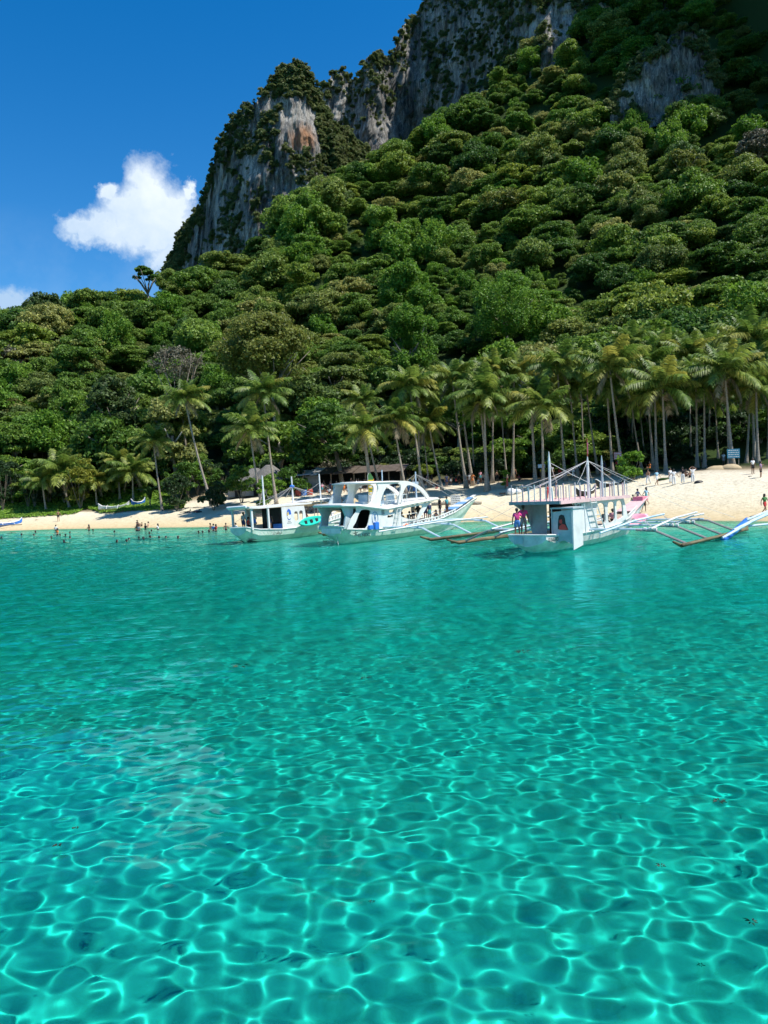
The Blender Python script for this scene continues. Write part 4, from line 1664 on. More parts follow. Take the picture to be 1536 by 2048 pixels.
s_a, z_a = Z2(345, 352)
s_r, z_r = Z2(620, 385)
s_e, z_e = Z2(1120, 285)
print('b2', s_a, z_a, s_r, z_r, s_e, z_e)
# roof slab with a swelling edge
edge = [(s_a - 1.5, z_a + .05), (s_a, z_a), (s_r, z_r), ((s_r + s_e) / 2, (z_r + z_e) / 2 + .02), (s_e, z_e)]
rings = []
for s, z in edge:
    hb = 1.62 if s > s_a - 1 else 1.35
    rings.append([(s, -hb, z), (s, -hb - .06, z + .1), (s, -hb + .15, z + .2), (s, 0, z + .26), (s, hb - .15, z + .2), (s, hb + .06, z + .1), (s, hb, z), (s, 0, z - .02)])
MB().loft(rings).build('upper_deck', CREAM, rt, True)
# stern pillars between deck and transom
for c in (-1.05, 1.15):
    MB().panel([(-1.0, 0), (-.2, 0), (.15, z_a - 1.1), (-1.1, z_a - 1.1), (-.75, .9)], [], lambda a, b, y, c=c: (a + .2, c + y, b + 1.1), -.06, .06).build('stern_pillar', SHADEGR, rt)  # stern side shade given by the blue grey colour
# cross bulkheads with doorway, near-black for the shade in the cabin
mb = MB()
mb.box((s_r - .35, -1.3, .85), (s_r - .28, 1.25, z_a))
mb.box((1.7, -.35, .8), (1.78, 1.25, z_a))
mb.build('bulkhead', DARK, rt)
MB().box((3.1, -1.25, .85), (4.3, -.7, 1.25)).build('locker', PLANK, rt)
mb = MB()
for x in (7.0, 8.4, 9.8):
    mb.box((x, -.95, .9), (x + .5, .95, 1.25))
mb.build('bench', WORN, rt)
# logo ring on the white wall
ls, lz = Z2(535, 462, -1.46)
mb = MB()
ringpts = [(ls + .36 * math.cos(a), -1.40, lz + .46 * math.sin(a)) for a in [i * math.pi / 10 for i in range(21)]]
mb.tube(ringpts, .025, 4)
for k in range(4):
    q = .22 - .05 * k
    mb.tube([(ls - q * .6 * (k % 2 * 2 - 1), -1.40, lz - .28 + k * .1), (ls + (k - 1.5) * .09, -1.40, lz + .3)], .018, 4)
mb.tube([(ls - .35, -1.40, lz - .55), (ls, -1.40, lz - .62), (ls + .35, -1.40, lz - .55)], .03, 4)
mb.build('round_logo', mat('logo_blue', (.10, .28, .50), .5), rt)
MB().box((Z2(590, 385)[0], -1.41, Z2(590, 430)[1]), (Z2(615, 385)[0], -1.385, Z2(590, 385)[1])).build('vent_panel', GREYP, rt)
for zx, w_ in ((475, .5), (530, .48)):
    s, z = Z2(zx, 572)
    MB().box((s - w_ / 2, -1.6, z), (s + w_ / 2, -1.42, z + (.32 if zx < 500 else .55))).build('water_drum', BLUEP, rt, bevel=.04)
# upper arched frame, both sides
up_out = catmull([(*Z2(545, 122), 0), (*Z2(620, 106), 0), (*Z2(740, 104), 0), (*Z2(840, 108), 0), (*Z2(925, 138), 0), (*Z2(985, 180), 0), (*Z2(1030, 235), 0), (*Z2(1050, 290), 0), (*Z2(1030, 292), 0), (*Z2(1000, 245), 0), (*Z2(950, 190), 0),
                  (*Z2(885, 150), 0), (*Z2(830, 150), 0), (*Z2(800, 200), 0), (*Z2(780, 260), 0), (*Z2(775, 350), 0), (*Z2(742, 352), 0), (*Z2(745, 280), 0), (*Z2(768, 200), 0), (*Z2(765, 140), 0), (*Z2(720, 132), 0), (*Z2(650, 145), 0), (*Z2(612, 200), 0),
                  (*Z2(585, 270), 0), (*Z2(575, 350), 0), (*Z2(600, 378), 0), (*Z2(350, 350), 0), (*Z2(455, 330), 0), (*Z2(505, 285), 0), (*Z2(545, 210), 0), (*Z2(552, 160), 0)], 3)
for c in (-1.45, 1.2):
    MB().panel([(p[0], p[1]) for p in up_out], [], plate_y(c), 0, .12).build('arch_frame', CREAM, rt)
pb0, pz0 = b2.across(310, 130, 0)
z_top = Z2(620, 108)[1]
s_t0, s_t1 = Z2(545, 120)[0], Z2(850, 110)[0]
print('top', z_top, s_t0, s_t1)
MB().loft([[(s, -1.5, z_top - .12 - e_), (s, -1.5, z_top - .02 - e_), (s, 0, z_top + .06 - e_), (s, 1.35, z_top - .02 - e_), (s, 1.35, z_top - .12 - e_)] for s, e_ in ((s_t0 - 1.9, .02), (s_t0, 0), ((s_t0 + s_t0 + 2.4) / 2, .0), (s_t0 + 2.6, .02))]).build('canopy', CREAM, rt, True)
# port stern pillar of the upper frame
MB().panel([(s_t0 - 1.8, z_top - .1), (s_t0 - .7, z_top - .1), (s_t0 - 1.1, z_a + .9), (s_t0 - 1.15, z_a + .15), (s_t0 - 2.6, z_a + .15), (s_t0 - 1.9, z_a + 1.0)], [], plate_y(1.15), 0, .12).build('arch_pillar', SHADEGR, rt)  # shaded copy of the cream frame
MB().panel([(s_t0 - 1.8, z_top - .1), (s_t0 - .9, z_top - .1), (s_t0 - 1.2, z_a + .9), (s_t0 - 1.2, z_a + .15), (s_t0 - 2.0, z_a + .15), (s_t0 - 1.7, z_a + 1.0)], [], plate_y(-.1), 0, .1).build('arch_pillar', CREAM, rt)
# upper deck rails, chairs and ladder
mb = MB()
zu = z_r + .25
for s in (s_r + .3, s_r + 1.6, s_r + 2.9):
    mb.tube([(s, -1.4, zu), (s, -1.4, zu + .85)], .025, 5)
mb.tube([(s_r + .3, -1.4, zu + .85), (s_r + 2.9, -1.4, zu + .85)], .025, 5)
mb.tube([(s_r + .3, -1.4, zu + .45), (s_r + 2.9, -1.4, zu + .45)], .02, 5)
mb.build('upper_rail', WHITE, rt)
mb = MB()
for s in (s_r - 1.5, s_r + .5, s_r + 1.9):
    mb.box((s, -.6, zu + .0), (s + .5, 0.2, zu + .45))
    mb.box((s + .42, -.6, zu + .45), (s + .5, .2, zu + .95))
mb.build('deck_seat', SKYB, rt)
la, lb_ = Z2(700, 560, -1.5), Z2(770, 345, -1.5)
mb = MB()
for dx in (0, .42):
    mb.tube([(la[0] + dx, -1.62, la[1]), (lb_[0] + dx, -1.5, lb_[1] + .9)], .035, 6)
for k in range(7):
    q = k / 7
    s = la[0] + (lb_[0] - la[0]) * q
    z = la[1] + (lb_[1] + .7 - la[1]) * q
    mb.tube([(s, -1.6, z + .1), (s + .42, -1.6, z + .1)], .022, 5)
mb.build('ladder', WHITE, rt)
mb = MB()
for a_, b_ in ((780, 470), (850, 455), (925, 430)):
    s, z = Z2(a_, b_)
    mb.tube([(s, -1.45, z - .9), (s, -1.45, z + .15)], .025, 5)
s0_, z0_ = Z2(780, 450)
s1_, z1_ = Z2(925, 428)
for dz in (0.15, -.35):
    mb.tube([(s0_, -1.45, z0_ + dz), (s1_, -1.45, z1_ + dz)], .025, 5)
mb.build('side_rail', WHITE, rt)
# bulwark with square scuppers
for sgn in (-1, 1):
    sa, sb = Z2(890, 500)[0], 14.6
    for k in range(14):
        q = k / 13
        s = sa + (sb - sa) * q
        zz_ = np.interp(s, [x[0] for x in st], [x[3] for x in st])
        bb = np.interp(s, [x[0] for x in st], [x[1] for x in st])
        if k == 0:
            mbw = MB()
        mbw.box((s - .12, sgn * bb - .03, zz_), (s + .12, sgn * bb + .03, zz_ + .2))
    mbw.tube([(sa, sgn * 1.4, np.interp(sa, [x[0] for x in st], [x[3] for x in st]) + .24), (11.5, sgn * 1.18, 1.36), (14.8, sgn * .70, 1.8)], .05, 6)
    mbw.build('bulwark', WHITE, rt)
# masts and stays
mb = MB()
mt1 = (9.9, 0)
mb.tube([(9.9, 0, .9), (9.9, 0, 5.1)], .075, 7, .05)
mb.build('mast', SKYB, rt)
mb = MB()
mb.tube([(6.4, .8, z_r + .2), (6.4, .8, 5.3)], .05, 6)
mb.build('mast', SKYB, rt)
mb = MB()
for tgt in ((19.2, 0, 2.6), (15, -6.0, 1.0), (11, -6.5, 1.0), (6, -1.4, 2.4), (15, 6.0, 1.0), (5, 1.2, 2.4), (12.5, -1, 1.3)):
    rope(mb, (9.9, 0, 4.9), tgt, .02, .013)
mb.build('stay', ROPE, rt)
s_, z_ = b2.on(640 + 425 / 4.8, 940 + 640 / 4.8, -1.3)
lettering(rt, 'EL NIDO', (s_, -1.31, .42), (R(90 - 7), 0, R(-2)), .34, BLACKP, h_)
# star mark painted left of the name
mb = MB()
for k in range(5):
    a = k * 1.257 + .4
    mb.add([(s_ - .95, -1.27, .70), (s_ - .95 + .09 * math.cos(a + .5), -1.28, .70 + .09 * math.sin(a + .5)), (s_ - .95 + .36 * math.cos(a), -1.29, .70 + .27 * math.sin(a)), (s_ - .95 + .09 * math.cos(a - .5), -1.28, .70 + .09 * math.sin(a - .5))],
           [(0, 1, 2, 3)])
mb.build('star_mark', BLACKP, h_)
outrigger(b2, -1, 2.0, 15.0, 6.4, [3.4, 7.6, 12.6], [(4.6, -1.4, 13.4, .95, 1.15), (3.0, 4, 12, 1.0, 1.1)], arm_m=SKYB, zf=.1)
outrigger(b2, 1, 5.5, 15.5, 6.0, [5.6, 9.6, 13.2], [(4.4, 4.5, 14.0, 1.0, 1.1)], arm_m=GREYWOOD)
mb = MB()
mb.tube([(-.6, -.2, .6), (-1.2, -.9, -.1), (-1.0, -1.2, -.8)], .015, 4)
mb.build('stern_line', WROPE, rt)

# ---- pink boat ---------------------------------------------------------------
b3 = Boat('outrigger_boat', 'white outrigger boat with pink railed upper deck and pink bow, moored at right', (8.14, 41.9, 0), 52)
rt3 = b3.root
st = [(-.85, 1.12, .36, 1.0, .04), (-.3, 1.18, .0, .97, .08), (.5, 1.22, -.35, .9, .12), (3, 1.35, -.45, .82, .25), (6, 1.42, -.45, .85, .25), (9, 1.3, -.4, 1.0, .3), (11.5, 1.0, -.3, 1.25, .4),
      (13.5, .65, .0, 1.55, .5), (15.2, .42, .75, 1.9, .5), (16.6, .28, 1.7, 2.25, .3), (17.2, .22, 2.1, 2.4, .2)]
h3 = hull(rt3, st, WORN, WHITE)
mb = MB()
for i in range(5):
    s0 = 13.6 + i * .72
    w_ = .68 - i * .06
    z_ = 1.62 + i * .18
    mb.add([(s0, -w_, z_), (s0 + .7, -w_ * .92, z_ + .18), (s0 + .7, w_ * .92, z_ + .18), (s0, w_, z_), (s0, -w_, z_ - .06), (s0 + .7, -w_ * .92, z_ + .12), (s0 + .7, w_ * .92, z_ + .12), (s0, w_, z_ - .06)],
           [(0, 1, 2, 3), (7, 6, 5, 4), (0, 4, 5, 1), (3, 2, 6, 7), (0, 3, 7, 4), (1, 5, 6, 2)])
mb.build('bow_plank', PINK, rt3)
MB().box((16.0, -.35, 2.22), (17.1, .35, 2.5)).build('bow_cap', HOTPINK, rt3)
# transom skirt, its shade put into the colour
mb = MB()
mb.box((-.90, .25, .5), (-.87, .8, .95))
mb.build('transom_panel', SHADEGR, h3)
Z3 = lambda zx, zy, c=-1.35: b3.on(990 + zx / 4.955, 880 + zy / 4.955, c)
zd = Z3(200, 622, 0)[1]
sd0 = Z3(640, 612, -1.7)[0]
sd1 = Z3(1195, 525, -1.7)[0]
print('b3 deck', zd, sd0, sd1, b3.across(1027,1008,.1), b3.across(1120,1006,.1), b3.across(1017,1077,-.9), b3.across(1098,1073,-.9))
zd = 2.62
d0, d1 = .1, 10.4
# upper deck: grey stern edge, pink sides
mb = MB()
mb.box((d0, -1.46, zd), (d1, 1.46, zd + .10))
mb.build('upper_deck', PINK, rt3)
MB().box((d0 - .05, -1.52, zd - .03), (d0 + .06, 1.52, zd + .14)).build('deck_edge', GREYP, rt3)
for sgn in (-1, 1):
    MB().box((d0 + .06, sgn * 1.51 - .03, zd - .04), (d1, sgn * 1.51 + .03, zd + .15)).build('deck_edge', PINK, rt3)
# curved braces and cabin walls
for c in (-1.25, 1.32):
    out_ = [(.3, zd - .03), (2.9, zd - .03), (2.9, 1.0), (2.35, .95), (2.2, 1.3), (1.75, 1.9), (.9, 2.35)] if c > 0 else [(2.1, zd - .03), (9.9, zd - .03), (10.6, 1.3), (8.8, 1.0), (6, .85), (2.9, .82), (2.9, 2.0), (2.6, 2.35)]
    holes = [] if c > 0 else [
        [(p[0], p[1]) for p in catmull([(5.55, 1.25, 0), (5.55, 2.2, 0), (5.85, 2.4, 0), (6.45, 2.4, 0), (6.75, 2.2, 0), (6.85, 1.35, 0), (6.45, 1.1, 0), (5.85, 1.1, 0)], 3)],
        [(p[0], p[1]) for p in catmull([(7.25, 1.3, 0), (7.25, 2.25, 0), (7.55, 2.42, 0), (8.05, 2.42, 0), (8.35, 2.25, 0), (8.35, 1.4, 0), (7.95, 1.2, 0), (7.55, 1.18, 0)], 3)],
        [(p[0], p[1]) for p in catmull([(8.65, 1.4, 0), (8.65, 2.3, 0), (8.95, 2.45, 0), (9.35, 2.45, 0), (9.65, 2.25, 0), (9.75, 1.5, 0), (9.35, 1.35, 0), (8.95, 1.3, 0)], 3)]]
    MB().panel(out_, holes, plate_y(c), -.04, .04).build('cabin_side', WHITE if c < 0 else SHADEGR, rt3)  # port side takes the shade colour instead of white
# stern bulkhead in shade grey, dark sheet for the doorway's shade, and red cabinet
mb = MB()
mb.box((2.25, .35, .85), (2.33, 1.28, zd))
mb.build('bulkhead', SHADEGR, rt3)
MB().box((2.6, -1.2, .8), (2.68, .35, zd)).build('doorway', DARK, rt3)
MB().box((2.35, -.75, .86), (2.57, .0, 1.5)).build('red_cabinet', RUST, rt3)
mb = MB()
for z in (1.75, 2.05):
    mb.box((2.3, -.2, z), (2.58, .3, z + .06))
mb.build('shelf', PLANK, rt3)
# the box hung off the starboard side of the stern
bx = MB()
p1 = b3.across(515 / 4.955 + 990, 735 / 4.955 + 880, 1.0)
p2 = b3.across(722 / 4.955 + 990, 720 / 4.955 + 880, 1.0)
p3 = b3.across(545 / 4.955 + 990, 1045 / 4.955 + 880, 1.0)
print('box', p1, p2, p3)
c0, c1 = -.88, -2.05
box = empty('hanging_cabin')
box.parent = rt3
MB().panel([(c0, .42), (c0, 2.14), (c1, 2.28), (c1, .42), (-1.55, .62), (-1.25, .55)], [], lambda a, b, y: (.4 + y, a, b), 0, .05).build('end_wall', SHADEGR, box)  # white wall turned from the sun, shade painted in
MB().panel([(.36, .12), (.40, 2.3), (1.6, 2.3), (1.6, .3)], [], plate_y(c1), 0, -.05).build('side_wall', WHITE, box)
MB().panel([(c0, .42), (c0, 2.3), (c1, 2.3), (c1, .42)], [], lambda a, b, y: (1.6 + y, a, b), 0, .05).build('far_wall', SHADEGR, box)
MB().box((.3, c1 - .1, 2.32), (1.7, c0 + .05, 2.40)).build('roof', SHADEGR, box)
for cc in (c0, c1 + .03):
    MB().tube([(.37, cc, .45), (.37, cc, 2.33)], .035, 5).build('post', SHADEGR, box)
# painted head of a woman with long dark hair on the end wall
ew = MB()
cx_, cz_ = (-1.42), 1.62
hair = [(0, .40), (.16, .36), (.22, .18), (.24, -.05), (.34, -.30), (.40, -.42), (.12, -.40), (-.05, -.36), (-.22, -.40), (-.20, -.1), (-.17, .15), (-.12, .33)]
ew.panel([(cx_ - x, cz_ + z) for x, z in hair], [], lambda a, b, y: (.393 - y, a, b), 0, .006)
ew.build('painted_hair', BLACKP, box)
ew = MB()
ew.panel([(cx_ - x, cz_ + z) for x, z in [(.06, -.10), (.22, -.16), (.36, -.38), (.34, -.44), (-.14, -.42), (-.12, -.22)]], [], lambda a, b, y: (.385 - y, a, b), 0, .004)
ew.panel([(cx_ - x, cz_ + z) for x, z in [(-.10, .10), (.02, .14), (.06, .02), (.0, -.10), (-.08, -.08), (-.12, 0)]], [], lambda a, b, y: (.385 - y, a, b), 0, .004)
ew.build('painted_figure', mat('painted_red', (.55, .05, .04), .5), box)
# rails of the upper deck: uneven posts, pink and grey
pk = random.Random(4)
cols_ = [PINK, WHITE, GREYP, PINK, WHITE, SHADEGR]
def post(s, c, k):
    h_p = pk.uniform(.75, 1.0)
    MB().tube([(s, c, zd + .1), (s + pk.uniform(-.03, .03), c + pk.uniform(-.03, .03), zd + .1 + h_p)], pk.uniform(.028, .05), 5).build('rail_post', cols_[k % 6], rt3)
k = 0
for i in range(9):
    post(d0 + .08, -1.42 + i * .355, k); k += 1
for sgn in (-1, 1):
    for i in range(14):
        post(d0 + .7 + i * .72, sgn * 1.42, k); k += 1
for i in range(4):
    post(d1 - .1, -1.2 + i * .8, k); k += 1
mb = MB()
mb.tube([(.15, .9, zd + .95), (.15, .3, zd + .98), (.15, .1, zd + .9)], .05, 6)
mb.build('rolled_net', GREYP, rt3)
# masts
for s, c, zt_, w_ in ((1.9, -.1, 5.5, .085), (6.4, -.45, 5.3, .095), (9.2, -.2, 5.35, .085)):
    m_ = MB().tube([(s, c, zd), (s, c, zt_ - .6), (s, c, zt_ - .55), (s, c, zt_)], [w_, w_ * .8, w_ * .9, .02], 8)
    m_.build('mast', SHADEGR if s > 9 else WHITE, rt3)
fl = MB().add([(6.42, -.45, 5.7), (6.42, -.43, 6.9), (6.72, -.35, 6.6), (6.62, -.38, 5.9), (6.44, -.42, 5.7), (6.44, -.40, 6.9)], [(0, 1, 2, 3)])
MB().tube([(6.4, -.45, 5.2), (6.4, -.45, 6.35)], .03, 5).build('flag_pole', RUST, rt3)
fm = MB()
rings = []
for i in range(6):
    z = 5.45 + i * .13
    rings.append([(6.42, -.44, z), (6.55 + .03 * math.sin(i * 2), -.42 + .05 * math.sin(i), z - .02), (6.62 - .02 * i, -.40, z - .06), (6.5, -.47, z - .02)])
fm.loft(rings).build('furled_flag', mat('flag_blue', (.05, .13, .5), .7, .3, 6, col2=(.6, .15, .15)), rt3)
mb = MB()
top = (6.4, -.45, 5.0)
for tgt in ((2.2, -1.6, zd + 1.0), (2.2, 1.6, zd + 1), (1.0, 1.6, zd + .4), (9.2, -1.4, zd + .8), (17.0, 0, 2.4), (17.0, -.2, 2.4), (12, 1.6, zd + 1), (12, -6, 1.1), (13.5, -7, 1.1), (4.5, 6.5, 1.0), (3.4, 1.6, zd + .9), (-.3, 6.2, 1.0)):
    rope(mb, top, tgt, .02, .009)
rope(mb, (1.9, -.1, 5.0), (6.0, 1.4, zd + 1.1), .01, .018)
rope(mb, (1.9, -.1, 4.9), (4.4, -1.6, zd + .9), .01, .014)
mb.build('stay', WROPE, rt3)
# ladder on the starboard side
mb = MB()
for a_, b_ in (((4.0, 2.72), (4.95, .85)), ((4.8, 2.72), (5.95, .85))):
    mb.tube([(a_[0], -1.52, a_[1]), (b_[0], -1.60, b_[1])], .04, 6)
for k in range(5):
    q = .12 + k * .19
    mb.tube([(4.0 + .95 * q, -1.55, 2.72 - 1.87 * q), (4.8 + 1.15 * q, -1.55, 2.72 - 1.87 * q)], .03, 5)
mb.build('ladder', WHITE, rt3)
MB().tube([(3.4, -1.5, .75), (3.4, -1.44, zd)], .035, 6).build('post', WHITE, rt3)
for s in (7.0, 8.5, 9.9):
    MB().tube([(s, -1.2, 1.1), (s, -1.2, zd)], .06, 6).build('post', WHITE, rt3)
mb = MB()
for i in range(9):
    s = 11.3 + i * .3
    bb = np.interp(s, [x[0] for x in st], [x[1] for x in st])
    zz_ = np.interp(s, [x[0] for x in st], [x[3] for x in st])
    mb.box((s - .06, -bb - .02, zz_), (s + .06, -bb + .03, zz_ + .2))
mb.tube([(11.2, -1.05, 1.45), (14, -.62, 1.9)], .05, 6)
mb.build('bulwark', WHITE, rt3)
lettering(rt3, 'El NIDO', (-.25, -1.24, .62), (R(90 - 3), 0, R(-3)), .30, BLACKP, h3)
lettering(rt3, 'Jhe Tam ie', (2.75, -1.30, 2.36), (R(90), 0, 0), .26, BLACKP, None, shear=.4)
outrigger(b3, -1, 3.4, 17.5, 6.7, [4.4, 8.2, 11.4, 14.6], [(4.9, 4.2, 12.8, 1.0, 1.5), (3.1, 1.5, 12.0, .95, 1.45), (4.7, 9.5, 15.0, 1.0, 1.3)], zf=.10, r=.11)
outrigger(b3, 1, 3.4, 17.0, 7.2, [4.4, 8.2, 12.4], [(5.0, 4.0, 13.0, 1.0, 1.4), (3.0, 1.5, 12.0, .95, 1.2)], zf=.10, r=.10)
mb = MB()
for s in (4.4, 8.2, 11.4):
    for k in range(3):
        mb.tube([(s, -4.45 - k * .28, .97), (s, -4.6 - k * .28, .97)], .105, 8)
mb.build('lashing', WROPE, rt3)
mb = MB()
for a_, b_ in (((4.4, -4.9, 1.1), (8.6, -3.0, 1.3)), ((4.4, -4.9, 1.1), (7.6, -3.2, 1.3)), ((8.2, -4.8, 1.1), (12, -3, 1.4))):
    rope(mb, a_, b_, .0, .03)
mb.build('guy_rope', WROPE, rt3)
kayak('pale pink kayak lashed flat against the bow of the pink decked boat', '', at(1262, 1043, 51.5), (R(50), R(-8), R(8)), PALEPINK, L=2.3, w=.5)

# ---- left boat ---------------------------------------------------------------
b1 = Boat('outrigger_boat', 'white single deck outrigger boat with round blue badge, moored furthest left', (-11.0, 61.2, 0), 58, roll=-2.0)
rt1 = b1.root
st = [(-.9, .85, .55, 1.22, .1), (-.3, .95, .1, 1.08, .15), (.5, 1.05, -.3, .95, .2), (3, 1.25, -.42, .8, .25), (6, 1.32, -.42, .82, .25), (9, 1.2, -.38, .98, .3), (11.5, .9, -.2, 1.25, .4),
      (13.5, .55, .2, 1.6, .5), (15.2, .32, 1.0, 2.0, .4), (16.4, .2, 1.9, 2.3, .2)]
h1 = hull(rt1, st, HULLG, WHITE)
mb = MB()
bt_ = [(s, b * (1 - fl) * .80 + .02, k) for s, b, k, h, fl in st[1:8]]
for sgn in (-1, 1):
    V = []
    for s, b, k in bt_:
        V += [(s, sgn * b * .35, k - .02), (s, sgn * (b + .03), .16)]
    mb.add(V, [(2 * i, 2 * i + 2, 2 * i + 3, 2 * i + 1) for i in range(len(bt_) - 1)])
mb.build('boot_stripe', BLACKP, h1)
# swirls brushed on the stern quarter
mb = MB()
for i in range(7):
    s = .1 + i * .42
    mb.tube([(s, -1.16 - .02 * i, .50), (s + .12, -1.17 - .02 * i, .74), (s + .3, -1.18 - .02 * i, .55), (s + .36, -1.18 - .02 * i, .76)], .014, 3)
mb.build('wave_ornament', WHITE, h1)
zr = 2.72
def roof_z(s):
    return zr - .12 + .02 * max(0, s - 1) + (.05 if s < .2 else 0)
rings = []
for s in (-.7, .3, 2, 4, 6, 7.2):
    z = roof_z(s)
    hb = 1.25 if s > 0 else 1.15
    rings.append([(s, -hb, z), (s, -hb, z + .12), (s, 0, z + .22), (s, hb, z + .12), (s, hb, z), (s, 0, z + .03)])
MB().loft(rings).build('roof', WHITE, rt1)
MB().tube([(-.9, -1.0, zr + .1), (-.9, 1.0, zr + .1)], .10, 7).build('rolled_awning', TARP, rt1)
MB().loft([[(s, -1.25, z), (s, 1.1, z + .05), (s, 1.1, z + .08), (s, -1.25, z + .03)] for s, z in ((6.6, zr + .22), (8.4, zr + .30), (10.4, zr + .42))]).build('sun_awning', TARP, rt1)
for s, c in ((8.2, -1.05), (10.3, -.95), (10.3, .9)):
    MB().tube([(s, c, .95), (s, c, zr + .33)], .035, 6).build('awning_pole', GREYP, rt1)
for s, c in ((-.35, -1.0), (-.35, 1.0), (1.45, -1.15), (1.45, 1.15)):
    MB().box((s - .08, c - .06, .95), (s + .1, c + .06, zr - .08)).build('pillar', WHITE if c < 0 else SHADEGR, rt1)  # white to starboard, its shaded copy to port
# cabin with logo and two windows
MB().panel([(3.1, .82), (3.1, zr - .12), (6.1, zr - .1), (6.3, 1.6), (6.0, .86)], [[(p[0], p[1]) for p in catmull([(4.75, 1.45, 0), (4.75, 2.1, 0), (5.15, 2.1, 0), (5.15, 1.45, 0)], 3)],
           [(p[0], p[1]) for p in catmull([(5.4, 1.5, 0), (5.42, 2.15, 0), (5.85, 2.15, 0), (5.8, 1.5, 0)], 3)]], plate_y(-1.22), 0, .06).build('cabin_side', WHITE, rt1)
MB().panel([(1.5, .82), (1.5, zr - .12), (6.1, zr - .1), (6.3, 1.6), (6.0, .86)], [[(2.2, 1.3), (2.2, 2.2), (4.5, 2.2), (4.5, 1.3)]], plate_y(1.16), 0, .06).build('cabin_side', SHADEGR, rt1)  # port wall coloured as white in shade
MB().box((3.3, -1.1, .8), (3.36, 1.1, zr - .14)).build('bulkhead', DARK, rt1)  # black sheet gives the cabin opening its shade
mb = MB()
for k, z in enumerate((1.05, 1.45, 1.85, 2.25)):
    mb.ball((1.62, .55, z), .10, .34, .17, 8, 6)
mb.build('stacked_life_ring', GREYP, rt1)
MB().ball((1.56, .5, 1.62), .10, .26, .2, 8, 6).build('buoy', BLUEP, rt1)
MB().box((3.4, -1.12, .82), (3.1, -.2, 1.25)).build('locker', BLUEP, rt1)
mb = MB()
mb.panel([(p[0], p[1]) for p in [(4.0 + .30 * math.cos(a), 1.95 + .46 * math.sin(a)) for a in [i * math.pi / 12 for i in range(24)]]], [], plate_y(-1.235), 0, .01)
mb.build('badge', mat('badge_blue', (.02, .12, .5), .5), rt1)
mb = MB()
mb.panel([(3.72, 1.78), (3.9, 2.0), (4.05, 1.92), (4.28, 1.95), (4.25, 1.7), (4.05, 1.55), (3.85, 1.6)], [], plate_y(-1.245), 0, .008)
mb.build('badge_cloud', WHITE, rt1)
mb = MB()
mb.panel([(3.73, 1.9), (3.8, 2.15), (3.92, 2.2), (3.95, 2.0), (3.85, 1.85)], [], plate_y(-1.25), 0, .006)
mb.build('badge_sun', mat('badge_yellow', (.75, .55, .08), .5), rt1)
mb = MB()
mb.box((3.7, -1.232, 1.22), (4.3, -1.222, 1.28))
mb.box((3.8, -1.232, 1.36), (4.2, -1.222, 1.40))
mb.build('badge_caption', GREYP, rt1)
for sgn in (-1, 1):
    mb = MB()
    for i in range(11):
        s = 7.3 + i * .55
        bb = np.interp(s, [x[0] for x in st], [x[1] for x in st])
        zz_ = np.interp(s, [x[0] for x in st], [x[3] for x in st])
        mb.box((s - .16, sgn * bb - .03, zz_), (s + .16, sgn * bb + .03, zz_ + .28))
    mb.tube([(6.2, sgn * 1.3, 1.12), (9, sgn * 1.2, 1.3), (13.2, sgn * .58, 1.85)], .05, 6)
    mb.build('bulwark', WHITE, rt1)
MB().panel([(14.0, 1.9), (16.4, 2.45), (16.4, 2.52), (14.0, 2.0)], [], plate_y(0), -.3, .3).build('bow_plank', TEAL, rt1)
for s, zt_ in ((2.4, 5.3), (6.2, 5.2), (10.2, 5.4)):
    MB().tube([(s, 0, .9 if s > 8 else zr), (s, 0, zt_)], [.085, .06], 7).build('mast', WHITE, rt1)
MB().ball((6.2, 0, 4.35), .22, .22, .13, 8, 6).build('rope_bundle', BLUEP, rt1)
mb = MB()
for tgt in ((1.2, -1.2, zr), (3, -1.2, zr), (4.5, 1.2, zr), (2, 1.2, zr), (9.5, -5.5, 1.0), (13, -5.5, 1), (16.3, 0, 2.3), (10.4, -1, zr + .4), (8, -1.2, zr + .2), (3, 5.5, 1.0)):
    rope(mb, (6.2, 0, 4.35), tgt, .01, .014)
rope(mb, (2.4, 0, 4.3), (.6, -1, zr), 0)
rope(mb, (2.4, 0, 4.3), (4.6, 1, zr), 0)
rope(mb, (10.2, 0, 4.6), (6.8, 1, zr), 0)
rope(mb, (10.2, 0, 4.6), (16, 0, 2.4), 0)
mb.build('stay', ROPE, rt1)
lettering(rt1, 'EL NIDO', (2.3, -1.27, .42), (R(90 - 9), 0, R(-3)), .27, BLACKP, h1)
outrigger(b1, 1, 7.0, 14.0, 5.8, [7.2, 11.0], [(4.3, 6, 13, 1.0, 1.1)], m=GREYWOOD)
outrigger(b1, -1, 6.0, 14.0, 5.6, [7.5, 11.5], [(4.0, 6, 13, 1.0, 1.1)])
kayak('turquoise kayak hanging on the side of the left outrigger boat', '', b1.world(6.3, -1.55, 1.28), (R(72), R(-5), R(58)), TEAL, L=3.5, w=.40)

